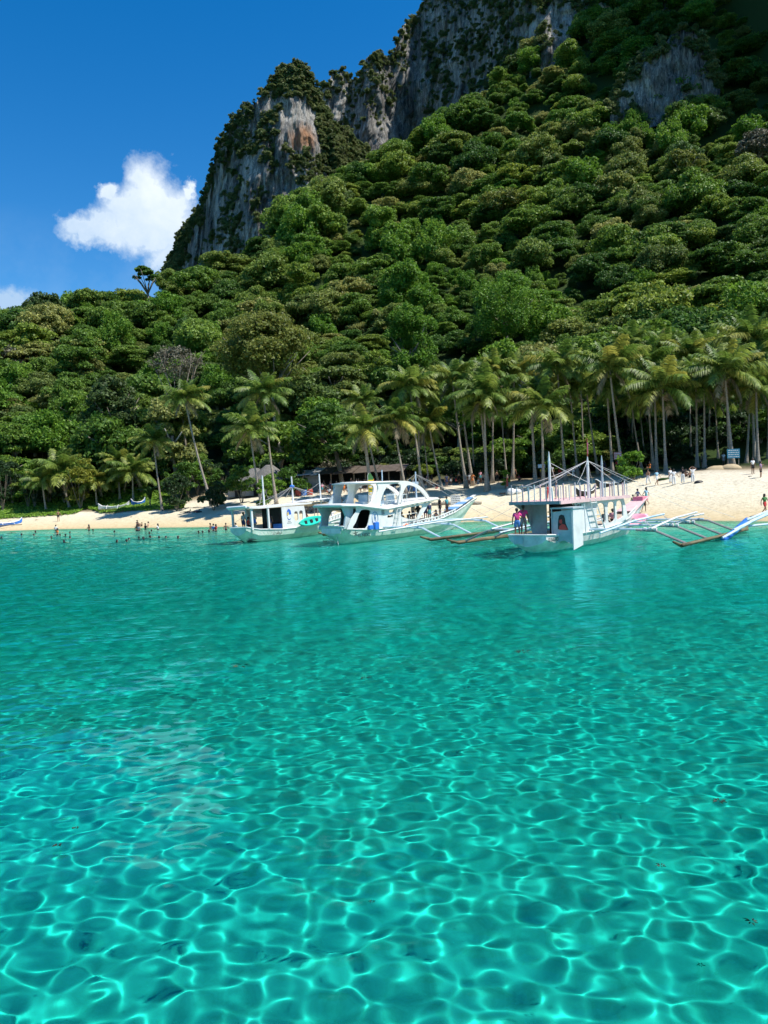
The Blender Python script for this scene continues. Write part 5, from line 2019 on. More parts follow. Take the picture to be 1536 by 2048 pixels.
# ---- outrigger of a boat lying beyond the right edge -------------------------
b4 = Boat('outrigger_boat', 'boat at the right edge showing only its bright blue float and white poles', (28.5, 46.0, 0), 56)
rt4 = b4.root
hull(rt4, [(-1, .8, .4, 1.2, .1), (0, 1, -.3, 1.1, .2), (4, 1.3, -.4, .9, .25), (8, 1.2, -.4, 1.0, .3), (12, .6, -.1, 1.5, .4), (15, .25, 1.4, 2.2, .3)], WHITE, BLUEP)
q0 = at(1447, 1080, 45.0)
q1 = at(1494, 1040, 49.5)
inv = rt4.rotation_euler.to_matrix().inverted()
L4 = lambda v: inv @ (v - b4.o)
MB().tube([L4(q0), L4(at(1470, 1062, 47)), L4(q1)], .17, 10).build('float', BLUEP, rt4, True)
for a_, b_ in (((1445, 1076, 45), (1560, 1018, 47.5)), ((1468, 1060, 46), (1600, 1000, 50)), ((1493, 1040, 49), (1580, 1010, 53)), ((1498, 1052, 50), (1600, 1048, 52))):
    MB().tube([L4(at(*a_)), L4((at(*a_) + at(*b_)) / 2 + Vector((0, 0, .10))), L4(at(*b_))], .075, 7).build('outrigger_arm', SKYB, rt4)

# ------------------------------------------------------------------ people
SKIN = [mat('tanned_skin', (0.33, 0.17, 0.10), 0.5, 0.08), mat('brown_skin', (0.20, 0.10, 0.06), 0.5, 0.08), mat('light_skin', (0.58, 0.36, 0.26), 0.5, 0.08)]
HAIR = mat('dark_hair', (0.012, 0.010, 0.009), 0.5, 0.2)
CLOTH = {}


def cloth(c):
    if c not in CLOTH:
        cols = {'black': (.015, .015, .018), 'white': (.75, .75, .74), 'grey': (.30, .31, .33), 'navy': (.02, .035, .10), 'blue': (.06, .20, .50), 'teal': (.06, .30, .34), 'pink': (.80, .06, .26), 'palepink': (.72, .35, .42),
                'red': (.55, .04, .04), 'yellow': (.80, .56, .02), 'orange': (.75, .22, .05), 'green': (.06, .20, .06), 'khaki': (.34, .28, .17), 'lightblue': (.30, .52, .66), 'purple': (.30, .20, .33), 'beige': (.60, .52, .42), 'brown': (.16, .09, .05)}
        CLOTH[c] = mat(c + '_cloth', cols[c], 0.85, 0.15, 9.0, bump=.2)
    return CLOTH[c]


# poses: pelvis, chest, neck, head, then arm (shoulder, elbow, wrist) and leg (hip, knee, ankle, toe) for each side
def pose(kind):
    P = dict(pel=(0, 0, .95), waist=(0, 0, 1.10), chest=(0, 0, 1.30), neck=(0, 0, 1.47), chin=(0, -.03, 1.54), crown=(0, 0, 1.68))
    sh = .175
    A = {s: [(s * sh, 0, 1.40), (s * .25, 0, 1.13), (s * .27, -.05, .88)] for s in (-1, 1)}
    L = {s: [(s * .09, 0, .90), (s * .11, -.01, .50), (s * .12, .02, .09), (s * .14, -.15, .04)] for s in (-1, 1)}
    if kind == 'hips':
        A[1] = [(sh, 0, 1.40), (.42, .10, 1.20), (.20, .02, 1.02)]
    if kind == 'lean':
        A[-1] = [(-sh, 0, 1.40), (-.34, -.06, 1.16), (-.46, -.12, .96)]
    if kind == 'walk':
        L[-1] = [(-.09, 0, .90), (-.10, -.20, .52), (-.11, -.20, .10), (-.12, -.36, .06)]
        L[1] = [(.09, 0, .90), (.10, .06, .50), (.11, .36, .16), (.12, .26, .05)]
        A[-1] = [(-sh, 0, 1.40), (-.25, .14, 1.15), (-.26, .14, .90)]
        A[1] = [(sh, 0, 1.40), (.24, -.14, 1.15), (.24, -.30, .95)]
    if kind == 'wide':
        A = {s: [(s * sh, 0, 1.40), (s * .33, 0, 1.18), (s * .50, -.05, .98)] for s in (-1, 1)}
    if kind == 'headhands':
        A = {s: [(s * sh, 0, 1.40), (s * .42, -.02, 1.50), (s * .16, .02, 1.68)] for s in (-1, 1)}
    if kind == 'reach':
        A[1] = [(sh, 0, 1.40), (.42, 0, 1.34), (.66, -.05, 1.36)]
    if kind == 'sit':
        P = dict(pel=(0, 0, .14), waist=(0, .03, .28), chest=(0, .04, .48), neck=(0, .02, .65), chin=(0, -.02, .72), crown=(0, .0, .86))
        A = {s: [(s * sh, .04, .58), (s * .25, -.08, .38), (s * .16, -.30, .36)] for s in (-1, 1)}
        L = {s: [(s * .09, -.02, .13), (s * .16, -.34, .42), (s * .14, -.58, .08), (s * .15, -.72, .04)] for s in (-1, 1)}
    if kind == 'bench':
        P = dict(pel=(0, 0, .50), waist=(0, .03, .64), chest=(0, .0, .84), neck=(0, -.04, 1.01), chin=(0, -.08, 1.08), crown=(0, -.05, 1.22))
        A = {s: [(s * sh, 0, .94), (s * .25, -.10, .72), (s * .14, -.32, .64)] for s in (-1, 1)}
        L = {s: [(s * .09, -.02, .48), (s * .12, -.44, .50), (s * .12, -.44, .09), (s * .13, -.58, .04)] for s in (-1, 1)}
    if kind == 'lie':
        P = dict(pel=(0, 0, .12), waist=(.16, 0, .13), chest=(.36, 0, .17), neck=(.52, 0, .24), chin=(.58, -.03, .29), crown=(.70, 0, .40))
        A = {s: [(.44, s * sh, .18), (.32, s * .28, .08), (.52, s * .26, .05)] for s in (-1, 1)}
        L = {s: [(-.05, s * .09, .11), (-.45, s * .10, .14), (-.85, s * .11, .08), (-.92, s * .12, .18)] for s in (-1, 1)}
    if kind == 'swim':       # shoulders just under the surface, arms spread, knees drawn up
        P = dict(pel=(0, .42, -.34), waist=(0, .27, -.25), chest=(0, .08, -.14), neck=(0, -.01, .02), chin=(0, -.05, .08), crown=(0, -.01, .22))
        A = {s: [(s * sh, 0, -.05), (s * .36, -.14, -.10), (s * .46, -.34, -.06)] for s in (-1, 1)}
        L = {s: [(s * .09, .47, -.36), (s * .15, .85, -.45), (s * .13, 1.25, -.40), (s * .13, 1.40, -.42)] for s in (-1, 1)}
    if kind == 'wade':       # waist deep
        dz = -.92
        P = {k: (v[0], v[1], v[2] + dz) for k, v in P.items()}
        A = {s: [(p[0], p[1], p[2] + dz) for p in [(s * sh, 0, 1.40), (s * .28, -.08, 1.18), (s * .30, -.26, 1.08)]] for s in (-1, 1)}
        L = {s: [(p[0], p[1], p[2] + dz) for p in L[s]] for s in L}
    return P, A, L


def skin(name, pts, edges, radii, root, m, sub=1):
    me = bpy.data.meshes.new(name)
    me.from_pydata([tuple(p) for p in pts], edges, [])
    o = bpy.data.objects.new(name, me)
    COL.objects.link(o)
    md = o.modifiers.new('s', 'SKIN')
    md.use_smooth_shade = True
    sv = me.skin_vertices[0].data
    for i, r_ in enumerate(radii):
        sv[i].radius = (r_, r_) if isinstance(r_, (int, float)) else r_
        sv[i].use_root = (i == root)
    if sub:
        ss = o.modifiers.new('u', 'SUBSURF')
        ss.levels = sub
        ss.render_levels = sub
    dg = bpy.context.evaluated_depsgraph_get()
    out_ = bpy.data.meshes.new_from_object(o.evaluated_get(dg))
    bpy.data.objects.remove(o)
    out_.name = name
    out_.materials.clear()
    out_.materials.append(m)
    for p in out_.polygons:
        p.use_smooth = True
    return out_


def lerp3(a, b, t_):
    return tuple(a[i] + (b[i] - a[i]) * t_ for i in range(3))


BODY = {}


def body(kind):
    if kind in BODY:
        return BODY[kind]
    P, A, L = pose(kind)
    pts = [P['pel'], P['waist'], P['chest'], lerp3(P['chest'], P['neck'], .7), P['neck'], P['chin'], lerp3(P['chin'], P['crown'], .55), P['crown']]
    rad = [(.135, .105), (.115, .09), (.145, .105), (.09, .075), .052, .062, .088, .055]
    ed = [(i, i + 1) for i in range(7)]
    c0, c1 = Vector(P['chin']), Vector(P['crown'])
    # nose and ears
    fc = c0.lerp(c1, .35)
    pts.append(tuple(fc + Vector((0, -.11, 0))))
    rad.append(.014)
    ed.append((6, 8))
    for s in (-1, 1):
        a = A[s]
        n = len(pts)
        pts += [a[0], lerp3(a[0], a[1], .5), a[1], lerp3(a[1], a[2], .5), a[2]]
        rad += [.055, .050, .038, .036, .025]
        ed += [(2, n), (n, n + 1), (n + 1, n + 2), (n + 2, n + 3), (n + 3, n + 4)]
        w_ = Vector(a[2])
        dr = (w_ - Vector(a[1])).normalized()
        sd = dr.cross(Vector((0, 1, 0)) if abs(dr.y) < .8 else Vector((0, 0, 1))).normalized()
        palm_ = w_ + dr * .08
        m = len(pts)
        pts.append(tuple(palm_))
        rad.append((.034, .02))
        ed.append((n + 4, m))
        for q, (o_, ln) in enumerate(((-.03, .06), (-.01, .075), (.01, .072), (.03, .055))):
            pts.append(tuple(palm_ + sd * o_ + dr * ln * .55 + Vector((0, -.006, 0))))
            pts.append(tuple(palm_ + sd * o_ * 1.1 + dr * ln + Vector((0, -.022, 0))))
            rad += [.009, .008]
            k_ = len(pts)
            ed += [(m, k_ - 2), (k_ - 2, k_ - 1)]
        pts.append(tuple(w_ + dr * .06 + sd * -.05 * s))
        rad.append(.010)
        ed.append((n + 4, len(pts) - 1))
        l_ = L[s]
        n = len(pts)
        pts += [l_[0], lerp3(l_[0], l_[1], .5), l_[1], lerp3(l_[1], l_[2], .35), l_[2], l_[3]]
        rad += [.09, .075, .052, .052, .034, (.035, .025)]
        ed += [(0, n)] + [(n + i, n + i + 1) for i in range(5)]
    bm_ = skin('person', pts, ed, rad, 0, SKIN[0])
    # shirt
    pts = [lerp3(P['pel'], P['waist'], .45), P['waist'], P['chest'], lerp3(P['chest'], P['neck'], .72)]
    rad = [(.145, .115), (.135, .11), (.165, .125), (.08, .075)]
    ed = [(0, 1), (1, 2), (2, 3)]
    for s in (-1, 1):
        n = len(pts)
        pts += [A[s][0], lerp3(A[s][0], A[s][1], .62)]
        rad += [.075, .066]
        ed += [(2, n), (n, n + 1)]
    sh_ = skin('shirt', pts, ed, rad, 0, cloth('white'))
    pts = [P['waist'], P['pel']]
    rad = [(.13, .105), (.15, .12)]
    ed = [(0, 1)]
    pl_pts, pl_rad, pl_ed = list(pts), list(rad), list(ed)
    for s in (-1, 1):
        n = len(pts)
        pts += [L[s][0], lerp3(L[s][0], L[s][1], .75)]
        rad += [.105, .098]
        ed += [(1, n), (n, n + 1)]
        n = len(pl_pts)
        pl_pts += [L[s][0], L[s][1], lerp3(L[s][1], L[s][2], .9)]
        pl_rad += [.105, .085, .075]
        pl_ed += [(1, n), (n, n + 1), (n + 1, n + 2)]
    so_ = skin('shorts', pts, ed, rad, 0, cloth('black'))
    tr_ = skin('trousers', pl_pts, pl_ed, pl_rad, 0, cloth('black'))
    hc = c0.lerp(c1, .62)
    hm = MB().ball((hc.x, hc.y + .022, hc.z + .02), .098, .112, .118, 10, 8).mesh('hair', HAIR, True)
    hl = MB().ball((hc.x, hc.y + .022, hc.z + .02), .098, .112, .118, 10, 8)
    hl.loft([[(hc.x + .10 * math.cos(a) * w_, hc.y + .05 + .07 * math.sin(a) * w_, hc.z + z) for a in [i * math.pi / 4 for i in range(8)]] for z, w_ in ((.02, 1.0), (-.12, 1.1), (-.26, 1.0), (-.36, .5))])
    BODY[kind] = dict(body=bm_, shirt=sh_, shorts=so_, trousers=tr_, hair=hm, longhair=hl.mesh('hair', HAIR, True), head=hc)
    return BODY[kind]


def child(me, parent, m=None, name=None):
    o = link(bpy.data.objects.new(name or me.name.split('.')[0], me), parent)
    if m is not None:
        o.material_slots[0].link = 'OBJECT'
        o.material_slots[0].material = m
    return o


def person(label, loc, rz=0.0, kind='stand', shirt='white', shorts='black', sk=0, h=1.65, long=False, trousers=False, group=None, hat=None, tilt=(0, 0)):
    B = body(kind)
    o = link(bpy.data.objects.new('person', B['body']))
    o.location = loc
    o.rotation_euler = (tilt[0], tilt[1], rz)
    s = h / 1.74
    o.scale = (s, s, s)
    o.material_slots[0].link = 'OBJECT'
    o.material_slots[0].material = SKIN[sk]
    if shirt:
        child(B['shirt'], o, cloth(shirt))
    if shorts:
        child(B['trousers' if trousers else 'shorts'], o, cloth(shorts))
    child(B['longhair' if long else 'hair'], o)
    if hat:
        hc = B['head']
        child(MB().loft([[(hc.x + r_ * math.cos(a), hc.y + .01 + r_ * math.sin(a), hc.z + z) for a in [i * math.pi / 5 for i in range(10)]] for r_, z in ((.19, .05), (.12, .06), (.115, .13), (.06, .16))]).mesh('hat', cloth(hat)), o)
    tag(o, label, 'person', group)
    return o


PI = math.pi
# two crew on the stern of the pink boat, backs to us
person('man in pink shirt and blue shorts holding the stern rail of the pink decked boat', b3.world(-.2, .92, .86) + Vector((0, 0, -.05)), PI - .1, 'lean', 'pink', 'blue', 1, 1.62)
person('man in pink shirt and pale shorts, hand on hip, on the pink decked boat stern', b3.world(.6, .95, .84), PI - .25, 'hips', 'pink', 'grey', 1, 1.72)
# middle boat
Z_ = lambda s: float(np.interp(s, [0, 6, 9, 12, 14.5, 16], [.85, .72, .80, 1.02, 1.34, 1.6]))
for lb, s, c, kind, sh_, so_, sk, lg in [
    ('tall man in dark clothes standing near the bow of the middle boat', 13.9, .35, 'stand', 'black', 'black', 1, False),
    ('person with a blue backpack coloured shirt near the bow of the middle boat', 14.1, -.25, 'stand', 'teal', 'black', 1, False),
    ('person in a navy shirt standing just left of the bow mast of the middle boat', 10.9, -.55, 'stand', 'navy', 'teal', 1, False),
    ('person in a blue shirt standing right of the bow mast of the middle boat', 11.6, .3, 'stand', 'blue', 'navy', 1, False),
    ('person in black standing beyond the slanted pillar of the middle boat', 9.2, -.6, 'stand', 'black', 'black', 1, True),
    ('person with a pale shirt by the foot of the mast of the middle boat', 10.2, .6, 'stand', 'beige', 'navy', 2, True)]:
    person(lb, b2.world(s, c, Z_(s)), random.uniform(0, 6), kind, sh_, so_, sk, 1.66, lg)
for lb, s, c, sh_ in [('seated passenger in black under the roof, nearest the slanted pillar', 8.2, -.4, 'black'), ('seated passenger in navy under the roof of the middle boat', 7.5, .1, 'navy'),
                      ('seated passenger in dark brown under the roof of the middle boat', 7.0, -.5, 'brown'), ('seated passenger in grey, leftmost under the roof of the middle boat', 6.2, .2, 'grey')]:
    person(lb, b2.world(s, c, .72), b2.h - PI / 2 + PI, 'bench', sh_, 'black', 1, 1.65, False)
person('person sitting on the bow deck of the middle boat in dark clothes', b2.world(12.3, -.3, 1.02), 1.0, 'sit', 'black', 'black', 1, 1.6)
v = MB()
v.ball((0, 0, .22), .28, .16, .24, 8, 6).ball((.38, .05, .16), .2, .14, .18, 8, 6).ball((.15, -.1, .12), .3, .2, .12, 8, 6)
o = v.build('life_vest', ORANGE, None, True)
o.location = b2.world(6.1, -1.12, .72)
tag(o, 'heap of orange life vests on the side deck of the middle boat', 'life vests')
# left boat
person('man in grey shirt standing at the stern rail of the left boat', b1.world(.1, .35, .80), 2.6, 'stand', 'grey', 'navy', 1, 1.6)
person('person in red vest crouching behind the man at the stern of the left boat', b1.world(.9, .6, .80), 1.6, 'bench', 'red', 'black', 1, 1.6)
person('dark clothed crewman inside the cabin opening of the left boat', b1.world(2.5, -.3, .80), 2.9, 'stand', 'black', 'navy', 1, 1.6)
person('person in a red top bending over the bow deck of the left boat', b1.world(8.0, .2, .9), 1.2, 'bench', 'red', 'black', 0, 1.7)
# pink boat passengers
for lb, s, c, kind, sh_ in [('passenger in black seated inside the pink decked boat behind the ladder', 7.6, .2, 'bench', 'black'), ('passenger in grey seated inside the pink decked boat at a window', 9.2, -.3, 'bench', 'grey'),
                            ('passenger in pink seated forward inside the pink decked boat', 10.7, -.2, 'bench', 'palepink')]:
    person(lb, b3.world(s, c, .72), b3.h + PI / 2, kind, sh_, 'black', 1, 1.6)

# on the beach: (label, px, py of the feet, facing, pose, shirt, lower, skin, height, long hair, trousers)
BEACH = [
    ('woman in a dark bikini walking on the sand at far left', 117, 1043, 0.1, 'wide', None, 'black', 0, 1.68, False, False),
    ('man in a white shirt standing by the beached outrigger at left', 169, 1006, PI, 'stand', 'white', 'khaki', 0, 1.72, False, False),
    ('man in black shirt walking up from the water with the umbrella group', 1276, 1012, .6, 'walk', 'navy', 'black', 1, 1.68, False, False),
    ('woman in a pale green dress striding on the sand, tallest of the walking group', 1293, 1010, -2.4, 'walk', 'lightblue', 'teal', 0, 1.72, True, False),
    ('person carrying a blue bag in front of the walking group', 1288, 1025, 2.5, 'walk', 'teal', 'black', 1, 1.60, False, False),
    ('person behind the pink bow looking at the water', 1267, 1024, .2, 'stand', 'khaki', 'black', 1, 1.62, False, False),
    ('woman in a dark top and red skirt at the right edge near the water', 1530, 1031, .4, 'walk', 'green', 'red', 0, 1.66, True, False),
    ('barefoot man in white trousers without a shirt, left of the white clad pair', 1297, 971, -.8, 'walk', None, 'white', 0, 1.70, False, True),
    ('woman in a pale dress walking hand in hand with the shirtless man', 1314, 972, .5, 'walk', 'lightblue', 'white', 0, 1.64, True, False),
    ('man dressed all in white seen from behind on the upper beach', 1348, 972, PI, 'wide', 'white', 'white', 1, 1.74, False, True),
    ('man in black shirt and white trousers on the upper beach', 1366, 969, 2.7, 'stand', 'black', 'white', 1, 1.72, False, True),
    ('woman in a white skirt raising both hands to her hair', 1386, 968, .1, 'headhands', 'white', 'white', 0, 1.68, True, True),
    ('woman with a white top standing behind the man in white', 1341, 967, .5, 'stand', 'white', 'white', 0, 1.62, True, True),
    ('woman in a white shirt and black shorts near the right end of the palms', 1506, 950, .3, 'stand', 'white', 'black', 1, 1.68, True, False),
    ('woman in a purple shirt and dark shorts at the right, arm raised', 1522, 958, .9, 'reach', 'purple', 'black', 0, 1.70, True, False),
    ('man in a bright yellow shirt under the small blue sign', 1084, 960, .1, 'stand', 'yellow', 'black', 1, 1.66, False, False),
    ('person in a dark swimsuit standing left of the yellow shirted man', 1030, 958, .1, 'stand', 'brown', 'black', 0, 1.66, False, False),
    ('shirtless man walking on the sand below the twin palms', 994, 966, 1.2, 'walk', None, 'black', 0, 1.74, False, False),
    ('woman in a bikini walking left of the shirtless man', 967, 970, -.4, 'walk', None, 'black', 2, 1.64, True, False),
    ('child in a light top standing behind the rail of the pink boat', 1105, 954, .3, 'stand', 'white', 'khaki', 0, 1.60, False, False),
    ('woman in a white dress behind the stays of the pink boat', 1147, 962, 2.0, 'walk', 'white', 'white', 0, 1.66, True, False),
    ('person in pale blue swimwear seen through the arch of the middle boat, left', 818, 991, .2, 'stand', 'lightblue', 'blue', 0, 1.60, False, False),
    ('person in blue seen through the arch of the middle boat, right', 829, 991, -.2, 'reach', 'blue', 'blue', 0, 1.62, False, False),
    ('woman in a red checked dress behind the rail of the pink boat', 1097, 1000, .2, 'stand', 'red', 'red', 0, 1.66, True, True),
    ('man in grey standing beside the woman in the red dress', 1113, 997, -.3, 'stand', 'grey', 'grey', 0, 1.72, False, True),
]
for lb, px, py, rz, kind, sh_, so_, sk, hh, lg, tr_ in BEACH:
    person(lb, onland(px, py), rz, kind, sh_, so_, sk, hh, lg, tr_)
for lb, px, py, kind, sh_, rz, sk in [
    ('person sitting on the sand seen between the left and middle boats', 683, 1007, 'sit', None, .4, 0),
    ('large person in black sitting at the water line at left', 275, 1053, 'sit', 'black', 1.2, 1),
    ('small child sitting beside the person in black at the water line', 284, 1053, 'sit', None, -.8, 0),
    ('sunbather lying on the sand, feet to the left', 372, 1026, 'lie', 'black', .1, 0),
    ('second sunbather lying beside a dark towel', 390, 1025, 'lie', 'red', .2, 0),
    ('person in red sitting on the sand near the yellow shirted man', 1038, 962, 'sit', 'red', .5, 1),
    ('person sitting in palm shade behind the white clad group', 1372, 955, 'sit', 'black', .2, 1),
    ('person in brown sitting next to the one in palm shade', 1380, 957, 'sit', 'brown', .4, 0)]:
    person(lb, onland(px, py), rz, kind, sh_, 'black', sk, 1.65 if 'child' not in lb else 1.1, False)

# bathers in the shallows: (px, py at the surface, pose)
SW = [(3, 1077, 0), (43, 1071, 0), (68, 1072, 0), (71, 1065, 0), (103, 1077, 0), (112, 1061, 1), (115, 1070, 1), (120, 1072, 0), (131, 1072, 0), (128, 1085, 0), (140, 1067, 0), (140, 1077, 0), (178, 1061, 1), (186, 1062, 0),
      (229, 1065, 0), (234, 1085, 0), (253, 1084, 0), (258, 1081, 0), (274, 1062, 1), (278, 1062, 1), (278, 1078, 0), (287, 1079, 0), (291, 1059, 1), (297, 1055, 1), (299, 1068, 0), (300, 1076, 0), (303, 1063, 0), (316, 1060, 1), (318, 1077, 0),
      (332, 1077, 0), (356, 1077, 0), (397, 1066, 0), (405, 1066, 0), (418, 1064, 0), (421, 1060, 1), (427, 1062, 1), (432, 1063, 1), (452, 1060, 1), (472, 1060, 1)]
sw_lab = ['far left edge', 'left of the pair', 'close to the beached blue boat']
rgp = random.Random(9)
shc = ['black', 'navy', None, 'white', 'red', None, 'teal', 'grey', 'orange', None, 'blue']
for i, (px, py, k) in enumerate(SW):
    p = onsea(px, py)
    rz = rgp.uniform(0, 6.28)
    kind = 'wade' if k else 'swim'
    c_ = shc[(i * 5) % 11]
    if not k and c_ in ('white', 'orange'):
        c_ = 'black'
    where = 'far left edge of the water' if px < 60 else 'below the beached blue outrigger' if px < 160 else 'left of the seated person in black' if px < 262 else 'below the seated person in black' if px < 310 else 'below the driftwood' if px < 380 else 'left of the left boat'
    n_same = [q for q in SW if abs(q[0] - px) < 60]
    row = 'nearest the sand' if py < 1062 else 'middle distance' if py < 1072 else 'furthest out'
    lb = f"{'waist deep bather' if k else 'swimmer with head and shoulders showing'}{' in ' + c_ if c_ else ''}, {where}, {row}"
    if len(lb.split()) > 16:
        lb = f"{'waist deep bather' if k else 'swimming bather'}{' in ' + c_ if c_ else ''}, {where}, {row}"
    person(lb, p + Vector((0, 0, -.02 if not k else 0)), rz, kind, c_, 'black', i % 3 if i % 4 else 1, 1.66, i % 3 == 0, group='bathers in the shallow water')

# crowd in the shade by the beach bar
rgc = random.Random(21)
cc = ['black', 'white', 'navy', 'grey', 'red', 'black', 'teal', 'white', 'orange', 'black', 'palepink', 'khaki']
crowd = [(640 + i * 4.6 + rgc.uniform(-2, 2), rgc.uniform(108, 115)) for i in range(28)] + [(775 + i * 9 + rgc.uniform(-3, 3), rgc.uniform(104, 110)) for i in range(22)] + \
        [(1105, 104), (1120, 106), (1160, 105), (1210, 104), (1222, 102), (1235, 103), (1404, 99), (1413, 98), (1448, 97), (1300, 104)]
for i, (px, Y) in enumerate(crowd):
    p = standing(px, Y)
    c_ = cc[(i * 7 + 3) % 12]
    d_ = cc[(i * 5 + 1) % 12]
    kd = rgc.choice(['stand', 'stand', 'walk', 'bench', 'hips'])
    if kd == 'bench':
        p.z -= .28
    where = 'by the beach bar' if i < 28 else 'shaded by the white notice board' if i < 50 else 'in palm shade at right'
    p.x += 0
    person(f"{ {'stand':'standing','walk':'strolling','bench':'seated','hips':'hand on hip'}[kd] } person in {c_} top and {d_} shorts {where}", p, rgc.uniform(0, 6.28), kd, c_, d_, rgc.choice([0, 1, 1]), rgc.uniform(1.55, 1.78), rgc.random() < .4,
           group='people gathered in the shade behind the beach')

# ------------------------------------------------------------------ things on the beach
THATCH = mat('grey_thatch', (0.07, 0.065, 0.06), 0.95, 0.4, 6.0, col2=(0.26, 0.25, 0.23), bump=.6, stretch=(1, 1, 4))
TIN = mat('rusty_tin_in_shade', (0.07, 0.045, 0.03), 0.8, 0.4, 2.0, col2=(0.14, 0.11, 0.085))  # rusty brown, darkened to stand for tree shade on the roof
WALLP = mat('grey_plaster', (0.30, 0.31, 0.31), 0.9, 0.15, 2.0)
STONE = mat('dark_stone', (0.09, 0.085, 0.078), 0.95, 0.45, 1.4, col2=(0.24, 0.22, 0.19), bump=.8)
SANDM = mat('heaped_sand', (0.42, 0.33, 0.20), 0.95, 0.12, 2.0, bump=.4)
SIGNB = mat('sign_blue', (0.03, 0.20, 0.30), 0.6, 0.1)
DRIFT = mat('driftwood', (0.33, 0.28, 0.21), 0.9, 0.25, 3.0, stretch=(.5, 3, 3))


def rel(base):
    return lambda x, y, z: (x, y, z)


# beach bar under the trees
p0 = standing(592, 117)
p1 = standing(805, 114)
w_ = (p1 - p0).length
bar = empty('beach_bar', (p0.x, p0.y, min(p0.z, p1.z) - .1), math.atan2(p1.y - p0.y, p1.x - p0.x))
tag(bar, 'low open fronted beach bar with tin roof and dark interior behind the crowd', 'beach bar')
mb = MB()
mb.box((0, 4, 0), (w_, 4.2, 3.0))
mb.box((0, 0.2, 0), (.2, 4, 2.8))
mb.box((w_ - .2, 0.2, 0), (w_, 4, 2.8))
mb.build('back_wall', DARK, bar)  # walls near-black to carry the bar's inner shade
MB().box((.9, 0, 0), (3.6, .18, 2.5)).build('front_wall', WALLP, bar)
for k in range(8):
    x_ = 3.8 + k * (w_ - 4.0) / 7
    MB().box((x_ - .08, -.08, 0), (x_ + .08, .08, 2.75)).build('post', BARK, bar)
for k in range(16):
    x0 = -.6 + k * (w_ + 1.0) / 16
    x1 = x0 + (w_ + 1.0) / 16
    dz = .05 * (k % 3)
    MB().add([(x0, -1.3, 2.55 + dz), (x1, -1.3, 2.58 + dz), (x1 + .08, 4.6, 3.75 + dz), (x0 - .05, 4.6, 3.72 + dz), (x0, -1.3, 2.60 + dz), (x1, -1.3, 2.63 + dz), (x1 + .08, 4.6, 3.80 + dz), (x0 - .05, 4.6, 3.77 + dz)],
             [(3, 2, 1, 0), (4, 5, 6, 7), (0, 1, 5, 4), (1, 2, 6, 5), (2, 3, 7, 6), (3, 0, 4, 7)]).build('roof_sheet', TARP if k < 4 else TIN, bar)
MB().box((4.5, .4, 0), (w_ - 3, .9, 1.05)).build('counter', PLANK, bar)
for k in range(3):
    o = MB().loft([[(.42 * math.cos(a) * q, .42 * math.sin(a) * q, z) for a in [i * PI / 5 for i in range(10)]] for z, q in ((0, .8), (.15, 1), (.75, 1), (.9, .85))]).build('plastic_drum', BLUEP if k == 1 else RUST, None)
    p = standing(596 + k * 12, 111)
    o.location = p
    tag(o, ['rusty drum by the beach bar, left', 'blue plastic drum standing in front of the beach bar', 'rusty drum by the beach bar, right of the blue one'][k], 'drum')

# thatched huts
def hut(label, px, Y, w, h, eave):
    b = standing(px, Y)
    root = empty('thatched_hut', b, .2)
    tag(root, label, 'hut')
    mb = MB().box((-w * .4, -w * .3, 0), (w * .4, w * .3, eave + .1))
    mb.build('wall', WALLP, root)
    rings = []
    rg = random.Random(int(px))
    for z, q in ((eave - .2, 1.0), (eave + (h - eave) * .5, .6), (h - .1, .22), (h, .1)):
        rings.append([(w * .62 * q * math.cos(a) * rg.uniform(.96, 1.04), w * .5 * q * math.sin(a), z + rg.uniform(-.05, .05)) for a in [i * PI / 8 for i in range(16)]])
    MB().loft(rings).build('roof', THATCH, root)
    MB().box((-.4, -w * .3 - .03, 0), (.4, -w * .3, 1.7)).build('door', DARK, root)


hut('small hut with pale grey thatched roof half hidden by shrubs, right one', 541, 116, 4.6, 4.6, 2.6)
hut('wide hut with grey thatched roof half hidden by shrubs, left one', 512, 118, 5.2, 4.2, 2.4)
hut('collapsed grey thatch shelter behind the bushes left of the huts', 475, 119, 3.6, 2.6, 1.2)

# stone retaining wall with the path on top
pa, pb_ = onland(498, 985), standing(660, 99)
wl_ = empty('stone_wall', (0, 0, 0))
tag(wl_, 'low dark stone retaining wall across the sand behind the left boat', 'stone wall')
A_ = standing(500, 97.5)
B_ = standing(655, 96.0)
ln_ = (B_ - A_).length
dr_ = (B_ - A_).normalized()
stones = []
for i in range(3):
    rg = random.Random(i)
    mb = MB()
    V = [(sx * rg.uniform(.4, .5), sy * rg.uniform(.4, .5), sz * rg.uniform(.38, .5)) for sz in (-1, 1) for sy in (-1, 1) for sx in (-1, 1)]
    mb.add(V, [(0, 2, 3, 1), (4, 5, 7, 6), (0, 1, 5, 4), (2, 6, 7, 3), (0, 4, 6, 2), (1, 3, 7, 5)])
    stones.append(mb.mesh('stone', STONE))
rg = random.Random(5)
for row in range(3):
    x_ = -.2 * row
    while x_ < ln_:
        if 3.3 < x_ < 4.1:
            x_ += .4
            continue
        sw = rg.uniform(.45, .8)
        p = A_ + dr_ * x_
        o = link(bpy.data.objects.new('stone', stones[rg.randrange(3)]), wl_)
        o.location = (p.x, p.y + .12 * row, p.z - .15 + row * .36 + .18)
        o.scale = (sw * 1.05, .6, .38)
        o.rotation_euler = (0, rg.uniform(-.06, .06), math.atan2(dr_.y, dr_.x))
        x_ += sw
mb = MB()
cap = []
for p in (A_, B_):
    cap.append([(p.x, p.y - .15, p.z + 1.0), (p.x, p.y + 3.8, p.z + 1.15), (p.x, p.y + 4.2, p.z - .6), (p.x, p.y + .45, p.z - .6)])
mb.loft(cap).build('sand_fill', gm, wl_)

